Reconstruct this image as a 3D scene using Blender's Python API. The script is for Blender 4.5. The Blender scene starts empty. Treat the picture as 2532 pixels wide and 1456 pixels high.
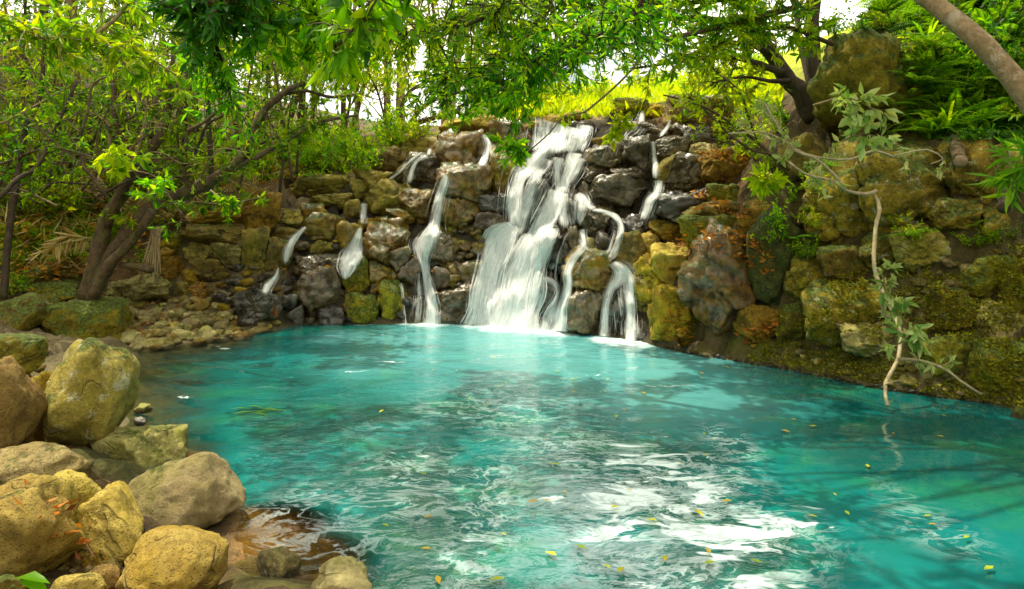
import math
SUN_EL, SUN_AZ = math.radians(67), math.radians(-50)
import bpy, math, random
import numpy as np
from mathutils import Vector
from mathutils.bvhtree import BVHTree

scene = bpy.context.scene
COL = scene.collection
CH = 2.4            # camera height over the pool
F = 1649.0          # focal length in units of a 2531 wide frame
CX, HY = 1265.5, 537.0

def W(x, y, Y):
    "a point seen at (x, y) of the frame, standing at distance Y"
    return np.array([(x - CX) / F * Y, Y, CH - (y - HY) / F * Y])

# ------------------------------------------------------------------ noise
def _hash(ix, iy, iz, seed):
    h = (ix.astype(np.int64) * 374761393 + iy.astype(np.int64) * 668265263 + iz.astype(np.int64) * 1440662683 + seed * 974634777) & 0xFFFFFFFF
    h = ((h ^ (h >> 13)) * 1274126177) & 0xFFFFFFFF
    h = ((h ^ (h >> 16)) * 2246822519) & 0xFFFFFFFF
    h = h ^ (h >> 15)
    return (h & 0xFFFFFF) / float(0x7FFFFF) - 1.0

def vn(P, seed=0):
    I = np.floor(P); f = P - I; u = f * f * f * (f * (f * 6 - 15) + 10)
    ix, iy, iz = I[:, 0], I[:, 1], I[:, 2]
    r = 0
    for dx in (0, 1):
        wx = u[:, 0] if dx else 1 - u[:, 0]
        for dy in (0, 1):
            wy = u[:, 1] if dy else 1 - u[:, 1]
            for dz in (0, 1):
                wz = u[:, 2] if dz else 1 - u[:, 2]
                r = r + wx * wy * wz * _hash(ix + dx, iy + dy, iz + dz, seed)
    return r

def fbm(P, octaves=4, seed=0, gain=0.5):
    a, s, r = 1.0, 1.0, 0.0
    for o in range(octaves):
        r = r + a * vn(P * s + 17.3 * o, seed + o)
        a *= gain; s *= 2.03
    return r

def sstep(a, b, x):
    t = np.clip((x - a) / (b - a), 0, 1)
    return t * t * (3 - 2 * t)

# ------------------------------------------------------------------ objects
def tag(o, label=None, cat=None, group=None, kind=None):
    if label: o['label'] = label
    if cat: o['category'] = cat
    if group: o['group'] = group
    if kind: o['kind'] = kind
    return o

def empty(name, loc=(0, 0, 0)):
    o = bpy.data.objects.new(name, None); COL.objects.link(o)
    o.location = loc; o.empty_display_size = 0.2
    return o

def mesh_np(name, V, faces, mat=None, smooth=True, attrs=None):
    "V (n,3); faces: list of (m,k) integer arrays"
    me = bpy.data.meshes.new(name)
    V = np.asarray(V, dtype=np.float32)
    faces = [np.asarray(f, dtype=np.int32) for f in faces if len(f)]
    me.vertices.add(len(V)); me.vertices.foreach_set('co', V.ravel())
    nl = sum(f.size for f in faces); npoly = sum(len(f) for f in faces)
    me.loops.add(nl); me.polygons.add(npoly)
    me.loops.foreach_set('vertex_index', np.concatenate([f.ravel() for f in faces]))
    tot = np.concatenate([np.full(len(f), f.shape[1], dtype=np.int32) for f in faces])
    start = np.concatenate([[0], np.cumsum(tot)[:-1]]).astype(np.int32)
    me.polygons.foreach_set('loop_start', start)
    me.polygons.foreach_set('use_smooth', np.full(npoly, smooth, dtype=bool))
    for k, a in (attrs or {}).items():
        a = np.asarray(a, dtype=np.float32)
        if a.ndim == 1:
            at = me.attributes.new(k, 'FLOAT', 'POINT'); at.data.foreach_set('value', a)
        else:
            at = me.attributes.new(k, 'FLOAT_VECTOR', 'POINT'); at.data.foreach_set('vector', a.ravel())
    me.update(calc_edges=True); me.validate()
    if mat: me.materials.append(mat)
    return me

def obj(name, me, parent=None, loc=(0, 0, 0)):
    o = bpy.data.objects.new(name, me); COL.objects.link(o); o.location = loc
    if parent: o.parent = parent
    return o

class MB:
    "collects vertices and faces of ONE part"
    def __init__(s): s.v = []; s.f3 = []; s.f4 = []; s.t = []; s.n = 0
    def add(s, V, f3=None, f4=None, tint=0.5):
        V = np.asarray(V, float)
        if f3 is not None and len(f3): s.f3.append(np.asarray(f3) + s.n)
        if f4 is not None and len(f4): s.f4.append(np.asarray(f4) + s.n)
        s.v.append(V); s.t.append(np.broadcast_to(tint, (len(V),)).astype(float)); s.n += len(V)
    def data(s, name, mat, origin=(0, 0, 0), smooth=True):
        V = np.concatenate(s.v) - np.asarray(origin)
        fs = []
        if s.f3: fs.append(np.concatenate(s.f3))
        if s.f4: fs.append(np.concatenate(s.f4))
        return mesh_np(name, V, fs, mat, smooth, {'tint': np.concatenate(s.t)})
    def build(s, name, mat, parent=None, origin=(0, 0, 0), smooth=True):
        return obj(name, s.data(name, mat, origin, smooth), parent, (0, 0, 0) if parent else origin)

def unit(a):
    a = np.asarray(a, float)
    return a / np.maximum(np.linalg.norm(a, axis=-1, keepdims=True), 1e-9)

def smooth_path(P, R, step):
    P = np.asarray(P, float); R = np.asarray(R, float)
    Q = np.vstack([2 * P[0] - P[1], P, 2 * P[-1] - P[-2]])
    out, rad = [], []
    for i in range(len(P) - 1):
        p0, p1, p2, p3 = Q[i], Q[i + 1], Q[i + 2], Q[i + 3]
        n = max(2, int(np.linalg.norm(p2 - p1) / step))
        for t in np.linspace(0, 1, n, endpoint=False):
            out.append(0.5 * (2 * p1 + (p2 - p0) * t + (2 * p0 - 5 * p1 + 4 * p2 - p3) * t * t + (3 * p1 - p0 - 3 * p2 + p3) * t ** 3))
            rad.append(R[i] * (1 - t) + R[i + 1] * t)
    out.append(P[-1]); rad.append(R[-1])
    return np.array(out), np.array(rad)

def tube(B, P, R, sides=7, rough=0.0, seed=0, tint=0.5, cap=True):
    P = np.asarray(P, float); R = np.asarray(R, float)
    T = unit(np.gradient(P, axis=0))
    ref = np.array([0.3, 0.9, 0.2]) if abs(T[0] @ np.array([0.3, 0.9, 0.2])) < 0.9 else np.array([1.0, 0, 0])
    N = np.zeros_like(P); n = unit(np.cross(T[0], ref))
    for i in range(len(P)):
        n = unit(n - T[i] * (n @ T[i])); N[i] = n
    Bn = np.cross(T, N)
    a = np.linspace(0, 2 * math.pi, sides, endpoint=False)
    rr = R[:, None] * np.ones(sides)
    V = P[:, None, :] + rr[..., None] * (np.cos(a)[None, :, None] * N[:, None, :] + np.sin(a)[None, :, None] * Bn[:, None, :])
    V = V.reshape(-1, 3)
    if rough:
        k = fbm(V * 6.0 + seed * 3.1, 3, seed)
        ctr = np.repeat(P, sides, axis=0)
        V = ctr + (V - ctr) * (1 + rough * k)[:, None]
    m = len(P); i = np.arange(m - 1)[:, None] * sides; j = np.arange(sides)[None, :]; j2 = (j + 1) % sides
    f4 = np.stack([i + j, i + j2, i + sides + j2, i + sides + j], -1).reshape(-1, 4)
    f3 = None
    if cap:
        V = np.vstack([V, P[0], P[-1]]); c0, c1 = m * sides, m * sides + 1
        jj = np.arange(sides); k2 = (jj + 1) % sides
        f3 = np.vstack([np.stack([np.full(sides, c0), k2, jj], -1), np.stack([np.full(sides, c1), (m - 1) * sides + jj, (m - 1) * sides + k2], -1)])
    B.add(V, f3, f4, tint)

def leaves(B, pos, fwd, L, wr, rng, tint, flat=0.0):
    "lanceolate leaves, folded along the midrib"
    n = len(pos); pos = np.asarray(pos); fwd = unit(fwd)
    L = np.broadcast_to(L, (n,))[:, None]; w = L * np.broadcast_to(wr, (n,))[:, None]
    ref = rng.normal(size=(n, 3)) * (1 - flat); ref[:, 2] += flat * 1.5
    side = unit(np.cross(fwd, ref)); nr = unit(np.cross(side, fwd))
    dr = rng.uniform(0.02, 0.22, (n, 1)) * L
    b = pos; l = pos + fwd * L * .42 - side * w + nr * w * .35; r = pos + fwd * L * .42 + side * w + nr * w * .35
    m = pos + fwd * L * .5 - nr * dr * .2
    l2 = pos + fwd * L * .72 - side * w * .62 + nr * (w * .2) - nr * dr * .5; r2 = pos + fwd * L * .72 + side * w * .62 + nr * (w * .2) - nr * dr * .5
    t = pos + fwd * L - nr * dr
    V = np.stack([b, l, r, m, l2, r2, t], 1).reshape(-1, 3)
    q = np.arange(n)[:, None] * 7
    f3 = np.concatenate([q + np.array(k) for k in ([0, 2, 3], [0, 3, 1], [5, 6, 3], [3, 6, 4])])
    f4 = None
    f3 = np.concatenate([f3] + [q + np.array(k) for k in ([2, 5, 3], [3, 4, 1])])
    B.add(V, f3, f4, np.repeat(np.broadcast_to(tint, (n,)), 7))

def sprays(B, tips, dirs, rng, n=8, L=0.15, wr=0.13, twig=0.3, droop=0.35, tmean=0.5, tvar=0.25, spread=0.8):
    "n leaves along the last stretch of every twig"
    tips = np.asarray(tips); dirs = unit(dirs); k = len(tips)
    s = rng.uniform(0, 1, (k, n)) * twig
    pos = tips[:, None, :] - dirs[:, None, :] * s[..., None]
    fwd = dirs[:, None, :] * 0.55 + rng.normal(size=(k, n, 3)) * spread * .6 + np.array([0, 0, -droop])
    base = rng.normal(0, tvar * .6, (k, 1)) + tmean
    tint = np.clip(base + rng.normal(0, tvar * .7, (k, n)), 0, 1)
    leaves(B, pos.reshape(-1, 3), fwd.reshape(-1, 3), L * rng.uniform(.6, 1.25, k * n), wr * rng.uniform(.8, 1.25, k * n), rng, tint.ravel())

def wiggle(p0, d, length, rng, n=6, bend=0.35, up=0.0):
    P = [np.asarray(p0, float)]; d = unit(d)
    for i in range(n):
        d = unit(d + rng.normal(size=3) * bend * .5 + np.array([0, 0, up]))
        P.append(P[-1] + d * length / n)
    return np.array(P), d

# ------------------------------------------------------------------ materials
def NT(name):
    m = bpy.data.materials.new(name); m.use_nodes = True
    nt = m.node_tree; nt.nodes.clear()
    return m, nt

class G:
    "short hand for shader nodes"
    def __init__(s, nt): s.nt = nt
    def n(s, t, **kw):
        nd = s.nt.nodes.new(t)
        for k, v in kw.items(): setattr(nd, k, v)
        return nd
    def put(s, sock, v):
        if isinstance(v, bpy.types.NodeSocket): s.nt.links.new(v, sock)
        elif v is not None:
            if sock.type == 'RGBA' and not isinstance(v, (int, float)) and len(v) == 3: v = (*v, 1)
            sock.default_value = v
    def math(s, op, a, b=None, c=None, clamp=False):
        nd = s.n('ShaderNodeMath', operation=op, use_clamp=clamp)
        for i, v in enumerate((a, b, c)):
            if v is not None: s.put(nd.inputs[i], v)
        return nd.outputs[0]
    def mix(s, f, a, b, blend='MIX'):
        nd = s.n('ShaderNodeMix', data_type='RGBA', blend_type=blend, clamp_factor=True)
        s.put(nd.inputs[0], f); s.put(nd.inputs[6], a); s.put(nd.inputs[7], b)
        return nd.outputs[2]
    def step(s, v, a, b):
        nd = s.n('ShaderNodeMapRange', interpolation_type='SMOOTHSTEP')
        s.put(nd.inputs[0], v); nd.inputs[1].default_value = a; nd.inputs[2].default_value = b
        return nd.outputs[0]
    def noise(s, co, scale, detail=4, rough=.55, dist=0.0, out=0):
        nd = s.n('ShaderNodeTexNoise'); s.put(nd.inputs['Vector'], co)
        nd.inputs['Scale'].default_value = scale; nd.inputs['Detail'].default_value = detail
        nd.inputs['Roughness'].default_value = rough; nd.inputs['Distortion'].default_value = dist
        return nd.outputs[out]
    def voro(s, co, scale, feature='F1', rand=1.0):
        nd = s.n('ShaderNodeTexVoronoi', feature=feature); s.put(nd.inputs['Vector'], co)
        nd.inputs['Scale'].default_value = scale; nd.inputs['Randomness'].default_value = rand
        return nd.outputs['Distance']
    def attr(s, name, out='Fac'):
        return s.n('ShaderNodeAttribute', attribute_name=name).outputs[out]
    def vec(s, op, a, b=None, scale=None):
        nd = s.n('ShaderNodeVectorMath', operation=op); s.put(nd.inputs[0], a)
        if b is not None: s.put(nd.inputs[1], b)
        if scale is not None: s.put(nd.inputs['Scale'], scale)
        return nd.outputs[0]
    def sep(s, v):
        nd = s.n('ShaderNodeSeparateXYZ'); s.put(nd.inputs[0], v); return nd.outputs
    def comb(s, x, y, z):
        nd = s.n('ShaderNodeCombineXYZ')
        for i, v in enumerate((x, y, z)): s.put(nd.inputs[i], v)
        return nd.outputs[0]
    def bump(s, h, strength, dist, normal=None):
        nd = s.n('ShaderNodeBump'); s.put(nd.inputs['Height'], h)
        nd.inputs['Strength'].default_value = strength; nd.inputs['Distance'].default_value = dist
        if normal is not None: s.put(nd.inputs['Normal'], normal)
        return nd.outputs[0]
    def out(s, sh):
        s.put(s.n('ShaderNodeOutputMaterial').inputs[0], sh)
    def pbsdf(s, col, rough=.8, spec=.5, normal=None, ior=None):
        nd = s.n('ShaderNodeBsdfPrincipled'); s.put(nd.inputs['Base Color'], col); s.put(nd.inputs['Roughness'], rough)
        s.put(nd.inputs['Specular IOR Level'], spec)
        if normal is not None: s.put(nd.inputs['Normal'], normal)
        if ior: nd.inputs['IOR'].default_value = ior
        return nd.outputs[0]
    def mixs(s, f, a, b):
        nd = s.n('ShaderNodeMixShader'); s.put(nd.inputs[0], f); s.put(nd.inputs[1], a); s.put(nd.inputs[2], b)
        return nd.outputs[0]

MOSS = (.115, .15, .008)

def rock_mat(name, c1, c2, moss=0.0, lichen=0.0, wet=0.0, pit=0.0, mosscol=MOSS, crack=.35, grain=1.0, sat=1.2):
    m, nt = NT(name); g = G(nt)
    tc = g.n('ShaderNodeTexCoord').outputs['Object']
    rnd = g.n('ShaderNodeObjectInfo').outputs['Random']
    co = g.vec('ADD', tc, g.comb(g.math('MULTIPLY', rnd, 41.0), g.math('MULTIPLY', rnd, 17.0), g.math('MULTIPLY', rnd, 63.0)))
    geo = g.n('ShaderNodeNewGeometry')
    px, py, pz = g.sep(geo.outputs['Position'])
    nx, ny, nz = g.sep(geo.outputs['Normal'])
    n1 = g.noise(co, 2.2, 5, .6, .4)
    n2 = g.noise(co, 7.0, 10, .76, .25)
    n3 = g.noise(co, 24.0, 6, .82)
    pt = geo.outputs['Pointiness']
    col = g.mix(g.step(n1, .36, .64), c1, c2)
    dark = tuple(x * .38 for x in c1)
    col = g.mix(g.math('MULTIPLY', g.step(n2, .53, .36), .9 * (.3 + .7 * grain)), col, dark)
    alg = g.step(g.noise(g.vec('MULTIPLY', co, (1.0, 1.0, .6)), 1.7, 5, .65), .48, .66)
    col = g.mix(g.math('MULTIPLY', alg, .65), col, g.mix(1.0, col, (.70, .82, .40), 'MULTIPLY'))
    light = tuple(min(1, x * 1.55 + .02) for x in c2)
    col = g.mix(g.math('MULTIPLY', g.step(n2, .56, .72), .6), col, light)
    col = g.mix(g.math('MULTIPLY', g.step(n3, .53, .64), .6 * grain), col, light)
    col = g.mix(g.math('MULTIPLY', g.step(n3, .46, .36), .75 * grain), col, dark)
    col = g.mix(g.math('MULTIPLY', g.step(pt, .485, .42), .8), col, g.mix(1.0, col, (.22, .2, .16), 'MULTIPLY'))  # crevice shade painted into the colour by pointiness
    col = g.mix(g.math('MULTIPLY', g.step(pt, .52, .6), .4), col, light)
    # rock-to-rock variation
    hsv = g.n('ShaderNodeHueSaturation'); g.put(hsv.inputs['Color'], col)
    g.put(hsv.inputs['Saturation'], sat); g.put(hsv.inputs['Value'], g.math('MULTIPLY_ADD', rnd, .55, .74)); g.put(hsv.inputs['Hue'], g.math('MULTIPLY_ADD', rnd, .03, .485))
    col = hsv.outputs[0]
    # cracks
    cn = g.math('ABSOLUTE', g.math('SUBTRACT', g.noise(co, 1.15, 3, .5, .8), .5))
    ck = g.math('MULTIPLY', g.math('MULTIPLY', g.step(cn, .010, .0), crack * .8), g.step(g.noise(co, 1.7, 2, .5), .48, .62))
    if lichen > 0:
        ln = g.noise(co, 6.5, 9, .78, .5)
        lm = g.step(ln, .665 - .1 * lichen, .69 - .1 * lichen)
        col = g.mix(g.math('MULTIPLY', lm, .75), col, (.56, .58, .38))
    mm = None
    if moss > 0:
        mn = g.noise(co, 3.4, 7, .68)
        mv = g.math('ADD', g.math('MULTIPLY', nz, .33), g.math('MULTIPLY', mn, 1.25))
        mm = g.step(mv, 1.06 - .62 * moss, 1.17 - .5 * moss)
        mc = g.mix(g.step(g.noise(co, 22, 4, .7), .38, .66), tuple(x * .45 for x in mosscol), tuple(min(1, x * 1.7) for x in mosscol))
        col = g.mix(mm, col, mc)
    col = g.mix(ck, col, tuple(x * .12 for x in c1))
    # damp band at the water line, brown below it
    wl = g.step(g.math('ADD', pz, g.math('MULTIPLY', g.math('SUBTRACT', n2, .5), .09)), .085, .035)
    col = g.mix(g.math('MULTIPLY', wl, .72), col, (.028, .017, .006))
    col = g.mix(g.math('MULTIPLY', g.step(pz, -.005, -.035), .8), col, g.mix(n2, (.10, .045, .012), (.30, .16, .045)))
    if pit > 0:
        vo = g.voro(g.vec('ADD', co, g.noise(co, 9, 2, .5, out=1)), 16.0)
        pm = g.math('MULTIPLY', g.step(vo, .26, .1), g.step(g.noise(co, 5, 3), .42, .6))
        vo2 = g.voro(co, 46.0); pm = g.math('MAXIMUM', pm, g.math('MULTIPLY', g.step(vo2, .30, .15), .8))
        col = g.mix(g.math('MULTIPLY', pm, .8 * pit), col, dark)
    h = g.math('ADD', g.math('MULTIPLY', n2, 1.0), g.math('MULTIPLY', n3, .22))
    h = g.math('SUBTRACT', h, g.math('MULTIPLY', ck, 1.6))
    if pit > 0: h = g.math('SUBTRACT', h, g.math('MULTIPLY', pm, .8 * pit))
    if mm is not None: h = g.math('ADD', h, g.math('MULTIPLY', mm, g.math('MULTIPLY', g.noise(co, 70, 2), .6)))
    nrm = g.bump(h, 1.0, .07)
    rough = .82
    if wet > 0:
        wn = g.step(g.noise(co, 3.0, 4, .6), .75 - .5 * wet, .95 - .5 * wet)
        rough = g.math('MULTIPLY_ADD', wn, -.56, .80)
        if mm is not None: rough = g.math('MAXIMUM', rough, g.math('MULTIPLY', mm, .8))
        col = g.mix(g.math('MULTIPLY', wn, .45), col, g.mix(1.0, col, (.5, .46, .42), 'MULTIPLY'))
    rough = g.math('SUBTRACT', rough, g.math('MULTIPLY', wl, .5), clamp=True)
    sh = g.n('ShaderNodeBsdfPrincipled')
    for k_, v_ in (('Base Color', col), ('Roughness', rough), ('Normal', nrm)): g.put(sh.inputs[k_], v_)
    if wet > 0:
        g.put(sh.inputs['Coat Weight'], g.math('MULTIPLY', g.math('MULTIPLY', wn, g.step(n1, .38, .52)), 1.0)); sh.inputs['Coat Roughness'].default_value = .2; sh.inputs['Coat IOR'].default_value = 1.7
        g.put(sh.inputs['Coat Normal'], g.bump(h, .45, .04))
    g.out(sh.outputs[0])
    return m

RM = {
 'o': rock_mat('rock_ochre', (.36, .24, .06), (.54, .39, .12), moss=.06, pit=.7, grain=.5, sat=1.1),
 'y': rock_mat('rock_yellow_ochre', (.46, .31, .06), (.62, .46, .14), lichen=.1, pit=.6, grain=.5, sat=1.1),
 't': rock_mat('rock_tan', (.36, .27, .10), (.54, .43, .19), moss=.10, pit=.5, grain=.5, sat=1.1),
 'p': rock_mat('rock_pale_tan', (.42, .34, .15), (.58, .49, .24), moss=.16, lichen=.1, grain=.5, sat=1.1),
 'g': rock_mat('rock_grey_green', (.25, .22, .085), (.46, .41, .18), moss=.14, lichen=.15, crack=.7),
 'l': rock_mat('rock_lichen', (.33, .27, .075), (.50, .42, .14), moss=.36, lichen=1.0, pit=.5, grain=.65, sat=1.2),
 'm': rock_mat('rock_mossy', (.19, .155, .03), (.33, .26, .06), moss=.72, lichen=.25),
 'n': rock_mat('rock_dark_mossy', (.13, .105, .022), (.27, .21, .05), moss=.55, lichen=.6),
 'b': rock_mat('rock_brown', (.23, .15, .035), (.42, .285, .075), moss=.26, crack=.8),
 'd': rock_mat('rock_damp_wall', (.15, .12, .04), (.32, .245, .08), moss=.24, wet=.25, crack=.9),
 'w': rock_mat('rock_wet', (.07, .05, .02), (.21, .14, .05), moss=.2, wet=1.0, crack=.6),
 'k': rock_mat('rock_wet_black', (.025, .02, .010), (.07, .052, .026), moss=.12, wet=1.2, crack=.6),
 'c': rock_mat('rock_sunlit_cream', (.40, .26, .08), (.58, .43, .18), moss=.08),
 'f': rock_mat('rock_fall_ochre', (.21, .13, .038), (.47, .31, .095), moss=.46, wet=.8, pit=.4),
 'r': rock_mat('rock_bank', (.17, .125, .026), (.37, .27, .07), moss=.52, lichen=.95),
 'v': rock_mat('rock_moss_curtain', (.05, .055, .01), (.10, .10, .018), moss=.95, mosscol=(.075, .085, .004)),
}

def leaf_mat(name, c0, c1, c2, trans=.45, rough=.38):
    m, nt = NT(name); g = G(nt)
    t = g.attr('tint')
    col = g.mix(g.step(t, .0, .5), c0, c1); col = g.mix(g.step(t, .5, 1.0), col, c2)
    rnd = g.n('ShaderNodeObjectInfo').outputs['Random']
    hsv = g.n('ShaderNodeHueSaturation'); g.put(hsv.inputs['Color'], col)
    g.put(hsv.inputs['Value'], g.math('MULTIPLY_ADD', rnd, .3, .85)); g.put(hsv.inputs['Hue'], g.math('MULTIPLY_ADD', rnd, .024, .488))
    col = hsv.outputs[0]
    p = g.pbsdf(col, rough, .28)
    tr = g.n('ShaderNodeBsdfTranslucent'); g.put(tr.inputs[0], g.mix(1.0, col, (1.55, 1.45, .55), 'MULTIPLY'))
    g.out(g.mixs(trans, p, tr.outputs[0]))
    return m

LM = {
 'canopy': leaf_mat('leaf_canopy', (.020, .12, .004), (.14, .37, .005), (.44, .60, .008), .66),
 'dark':   leaf_mat('leaf_dark', (.010, .05, .005), (.035, .14, .006), (.10, .27, .010), .4),
 'bright': leaf_mat('leaf_bright', (.15, .32, .005), (.40, .56, .006), (.70, .70, .012), .66),
 'hill':   leaf_mat('leaf_hill', (.28, .43, .003), (.47, .60, .004), (.76, .78, .02), .5),
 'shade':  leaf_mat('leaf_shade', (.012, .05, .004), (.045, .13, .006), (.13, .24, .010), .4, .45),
 'olive':  leaf_mat('leaf_olive', (.035, .075, .004), (.13, .19, .006), (.30, .31, .012), .5),
 'forest': leaf_mat('leaf_forest', (.030, .12, .004), (.18, .36, .006), (.50, .54, .012), .66),
 'fern':   leaf_mat('leaf_fern', (.045, .18, .006), (.16, .36, .008), (.36, .50, .015), .5, .5),
 'moss':   leaf_mat('leaf_moss', (.08, .09, .004), (.22, .22, .006), (.40, .36, .01), .3, .7),
 'litter': leaf_mat('leaf_litter', (.18, .06, .012), (.50, .19, .015), (.68, .38, .035), .25, .5),
 'straw':  leaf_mat('leaf_straw', (.28, .17, .06), (.48, .34, .14), (.62, .48, .24), .2, .6),
 'pale':   leaf_mat('leaf_pale', (.12, .28, .05), (.40, .52, .17), (.70, .70, .34), .4, .3),
 'float':  leaf_mat('leaf_floating', (.22, .36, .02), (.55, .52, .03), (.62, .36, .03), .15, .4),
}

def bark_mat(name, c1, c2, moss=.3, spots=0.0):
    m, nt = NT(name); g = G(nt)
    co = g.n('ShaderNodeNewGeometry').outputs['Position']
    n1 = g.noise(co, 9, 6, .7, .6); n2 = g.noise(co, 34, 5, .75)
    col = g.mix(g.step(n1, .35, .65), c1, c2)
    col = g.mix(g.math('MULTIPLY', g.step(n2, .5, .3), .6), col, tuple(x * .35 for x in c1))
    if spots: col = g.mix(g.math('MULTIPLY', g.step(g.noise(co, 5.5, 5, .7), .52, .6), spots), col, (.52, .46, .33))
    if moss: col = g.mix(g.math('MULTIPLY', g.step(g.noise(co, 4.2, 5, .65), .5, .62), moss), col, (.11, .12, .02))
    g.out(g.pbsdf(col, .8, .4, g.bump(g.math('ADD', n1, g.math('MULTIPLY', n2, .5)), .7, .02)))
    return m

BM = {
 'brown': bark_mat('bark_brown', (.055, .034, .015), (.14, .09, .04), .35),
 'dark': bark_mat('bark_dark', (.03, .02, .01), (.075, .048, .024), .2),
 'tan': bark_mat('bark_tan', (.20, .14, .06), (.34, .25, .12), .3),
 'grey': bark_mat('bark_grey', (.20, .135, .06), (.34, .24, .12), .12, .5),
 'pale': bark_mat('bark_pale', (.38, .30, .16), (.56, .46, .28), .12),
 'red': bark_mat('bark_red', (.16, .075, .03), (.28, .15, .06), .2),
 'cut': bark_mat('cut_wood', (.36, .24, .13), (.46, .32, .19), 0),
}
# ------------------------------------------------------------------ terrain
PROF_D = np.array([-6, -4, -2.5, -1.2, -.5, 0, .4, .8, 1.3, 1.8, 2.4, 3.2, 4.2, 6, 9, 14, 20, 30, 45, 100, 220], float)
PROF = {
 'near':  [-1.2, -1.0, -.75, -.45, -.18, 0, .12, .22, .35, .45, .6, .75, .9, 1.2, 2, 3, 4, 6, 8, 12, 20],
 'beach': [-1.3, -1.0, -.62, -.30, -.12, 0, .12, .22, .32, .42, .62, 1.25, 2.35, 4.1, 6.4, 9, 12, 16, 20, 28, 40],
 'fallL': [-1.6, -1.4, -1.2, -.9, -.5, 0, .55, 1.15, 1.9, 2.5, 3.1, 3.7, 4.2, 4.7, 5.1, 5.6, 6, 6.6, 8, 14, 30],
 'fall':  [-1.8, -1.7, -1.5, -1.2, -.8, 0, .85, 1.6, 2.5, 3.25, 4.1, 4.95, 5.12, 5.3, 5.7, 6.5, 8.6, 11.6, 12.2, 13, 14],
 'fallR': [-1.8, -1.7, -1.5, -1.2, -.8, 0, .6, 1.15, 1.85, 2.5, 3.2, 4.0, 4.75, 5.5, 6.0, 6.8, 8.6, 11.4, 12, 13, 14],
 'right': [-1.9, -1.8, -1.7, -1.4, -.9, 0, .62, 1.5, 2.75, 3.45, 3.95, 4.75, 5.7, 7.4, 10, 13.5, 15, 16, 17, 18, 20],
}
SHORE = [(-.9, 4.3, 'near'), (-1.9, 4.6, 'near'), (-2.3, 5.6, 'near'), (-3.3, 6.6, 'near'), (-4.3, 7.3, 'near'), (-4.9, 8.6, 'near'),
 (-6.0, 10.5, 'beach'), (-6.7, 11.9, 'beach'), (-5.45, 13.5, 'beach'), (-4.74, 14.9, 'fallL'), (-2.4, 15.05, 'fallL'), (-.7, 15.05, 'fall'),
 (1.13, 13.95, 'fall'), (2.37, 12.9, 'fallR'), (2.77, 12.2, 'fallR'), (3.24, 11.5, 'right'), (4.14, 10.75, 'right'), (5.18, 9.25, 'right'),
 (6.14, 8.55, 'right'), (6.3, 7.5, 'right'), (6.9, 5, 'right'), (6.6, 2, 'right'), (4, 1.0, 'near'), (1.5, 1.6, 'near'), (0, 3.0, 'near')]

def shore_query(X, Y):
    n = len(SHORE); best = np.full(X.shape, 1e9); ia = np.zeros(X.shape, int); tb = np.zeros(X.shape); inside = np.zeros(X.shape, bool)
    for i in range(n):
        ax, ay = SHORE[i][:2]; bx, by = SHORE[(i + 1) % n][:2]
        dx, dy = bx - ax, by - ay
        t = np.clip(((X - ax) * dx + (Y - ay) * dy) / (dx * dx + dy * dy), 0, 1)
        d = np.hypot(X - ax - t * dx, Y - ay - t * dy)
        m = d < best; best[m] = d[m]; ia[m] = i; tb[m] = t[m]
        c = ((ay > Y) != (by > Y)) & (X < (bx - ax) * (Y - ay) / ((by - ay) or 1e-9) + ax)
        inside ^= c
    return np.where(inside, -best, best), ia, tb

def axis(lo, flo, fhi, hi, step, ncoarse):
    a = flo - np.geomspace(step, flo - lo, ncoarse)[::-1]; b = fhi + np.geomspace(step, hi - fhi, ncoarse)
    return np.concatenate([a, np.arange(flo, fhi + 1e-6, step), b])

GX = axis(-220, -12, 10, 220, .1, 26); GY = axis(-120, 1.5, 22, 320, .1, 34)
gX, gY = np.meshgrid(GX, GY)
fx, fy = gX.ravel(), gY.ravel()
D, IA, TB = shore_query(fx, fy)
tabs = np.array([PROF[s[2]] for s in SHORE])
Z = np.zeros_like(D)
for i in range(len(SHORE)):
    m = IA == i
    if m.any():
        za = np.interp(D[m], PROF_D, tabs[i]); zb = np.interp(D[m], PROF_D, tabs[(i + 1) % len(SHORE)])
        t = TB[m]; Z[m] = za * (1 - t) + zb * t
Zg = Z.reshape(gX.shape); Dg = D.reshape(gX.shape)
for it in range(40):     # relax the seams between the sectors, away from the water line
    a = Zg.copy(); a[1:-1, 1:-1] = (Zg[:-2, 1:-1] + Zg[2:, 1:-1] + Zg[1:-1, :-2] + Zg[1:-1, 2:] + Zg[1:-1, 1:-1]) / 5
    w = np.clip((np.abs(Dg) - .25 - it * .05) / 2.5, 0, 1)
    Zg = Zg * (1 - w) + a * w
Z = Zg.ravel()
P2 = np.stack([fx, fy, Z], 1)
land = sstep(.0, .6, D)
wallish = sstep(0, .5, D) * sstep(6, 3.5, D) * (fy < 21)
rightw = sstep(2.6, 3.6, fx) * sstep(13.5, 11.5, fy)
def worley(P, seed):
    I = np.floor(P).astype(int); f1 = np.full(len(P), 9.0); f2 = f1.copy(); idv = np.zeros(len(P))
    for dx in (-1, 0, 1):
        for dy in (-1, 0, 1):
            for dz in (-1, 0, 1):
                c = I + np.array([dx, dy, dz])
                q = c + .5 + .45 * np.stack([_hash(c[:, 0], c[:, 1], c[:, 2], seed + k) for k in range(3)], 1)
                d = np.linalg.norm(P - q, axis=1); h = _hash(c[:, 0], c[:, 1], c[:, 2], seed + 5)
                n = d < f1; f2 = np.where(n, f1, np.minimum(f2, d)); idv = np.where(n, h, idv); f1 = np.where(n, d, f1)
    return f1, f2, idv
near_ = (np.abs(fx) < 13) & (fy > 2) & (fy < 22)
bf = np.zeros_like(Z); bi = np.zeros_like(Z)
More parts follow.
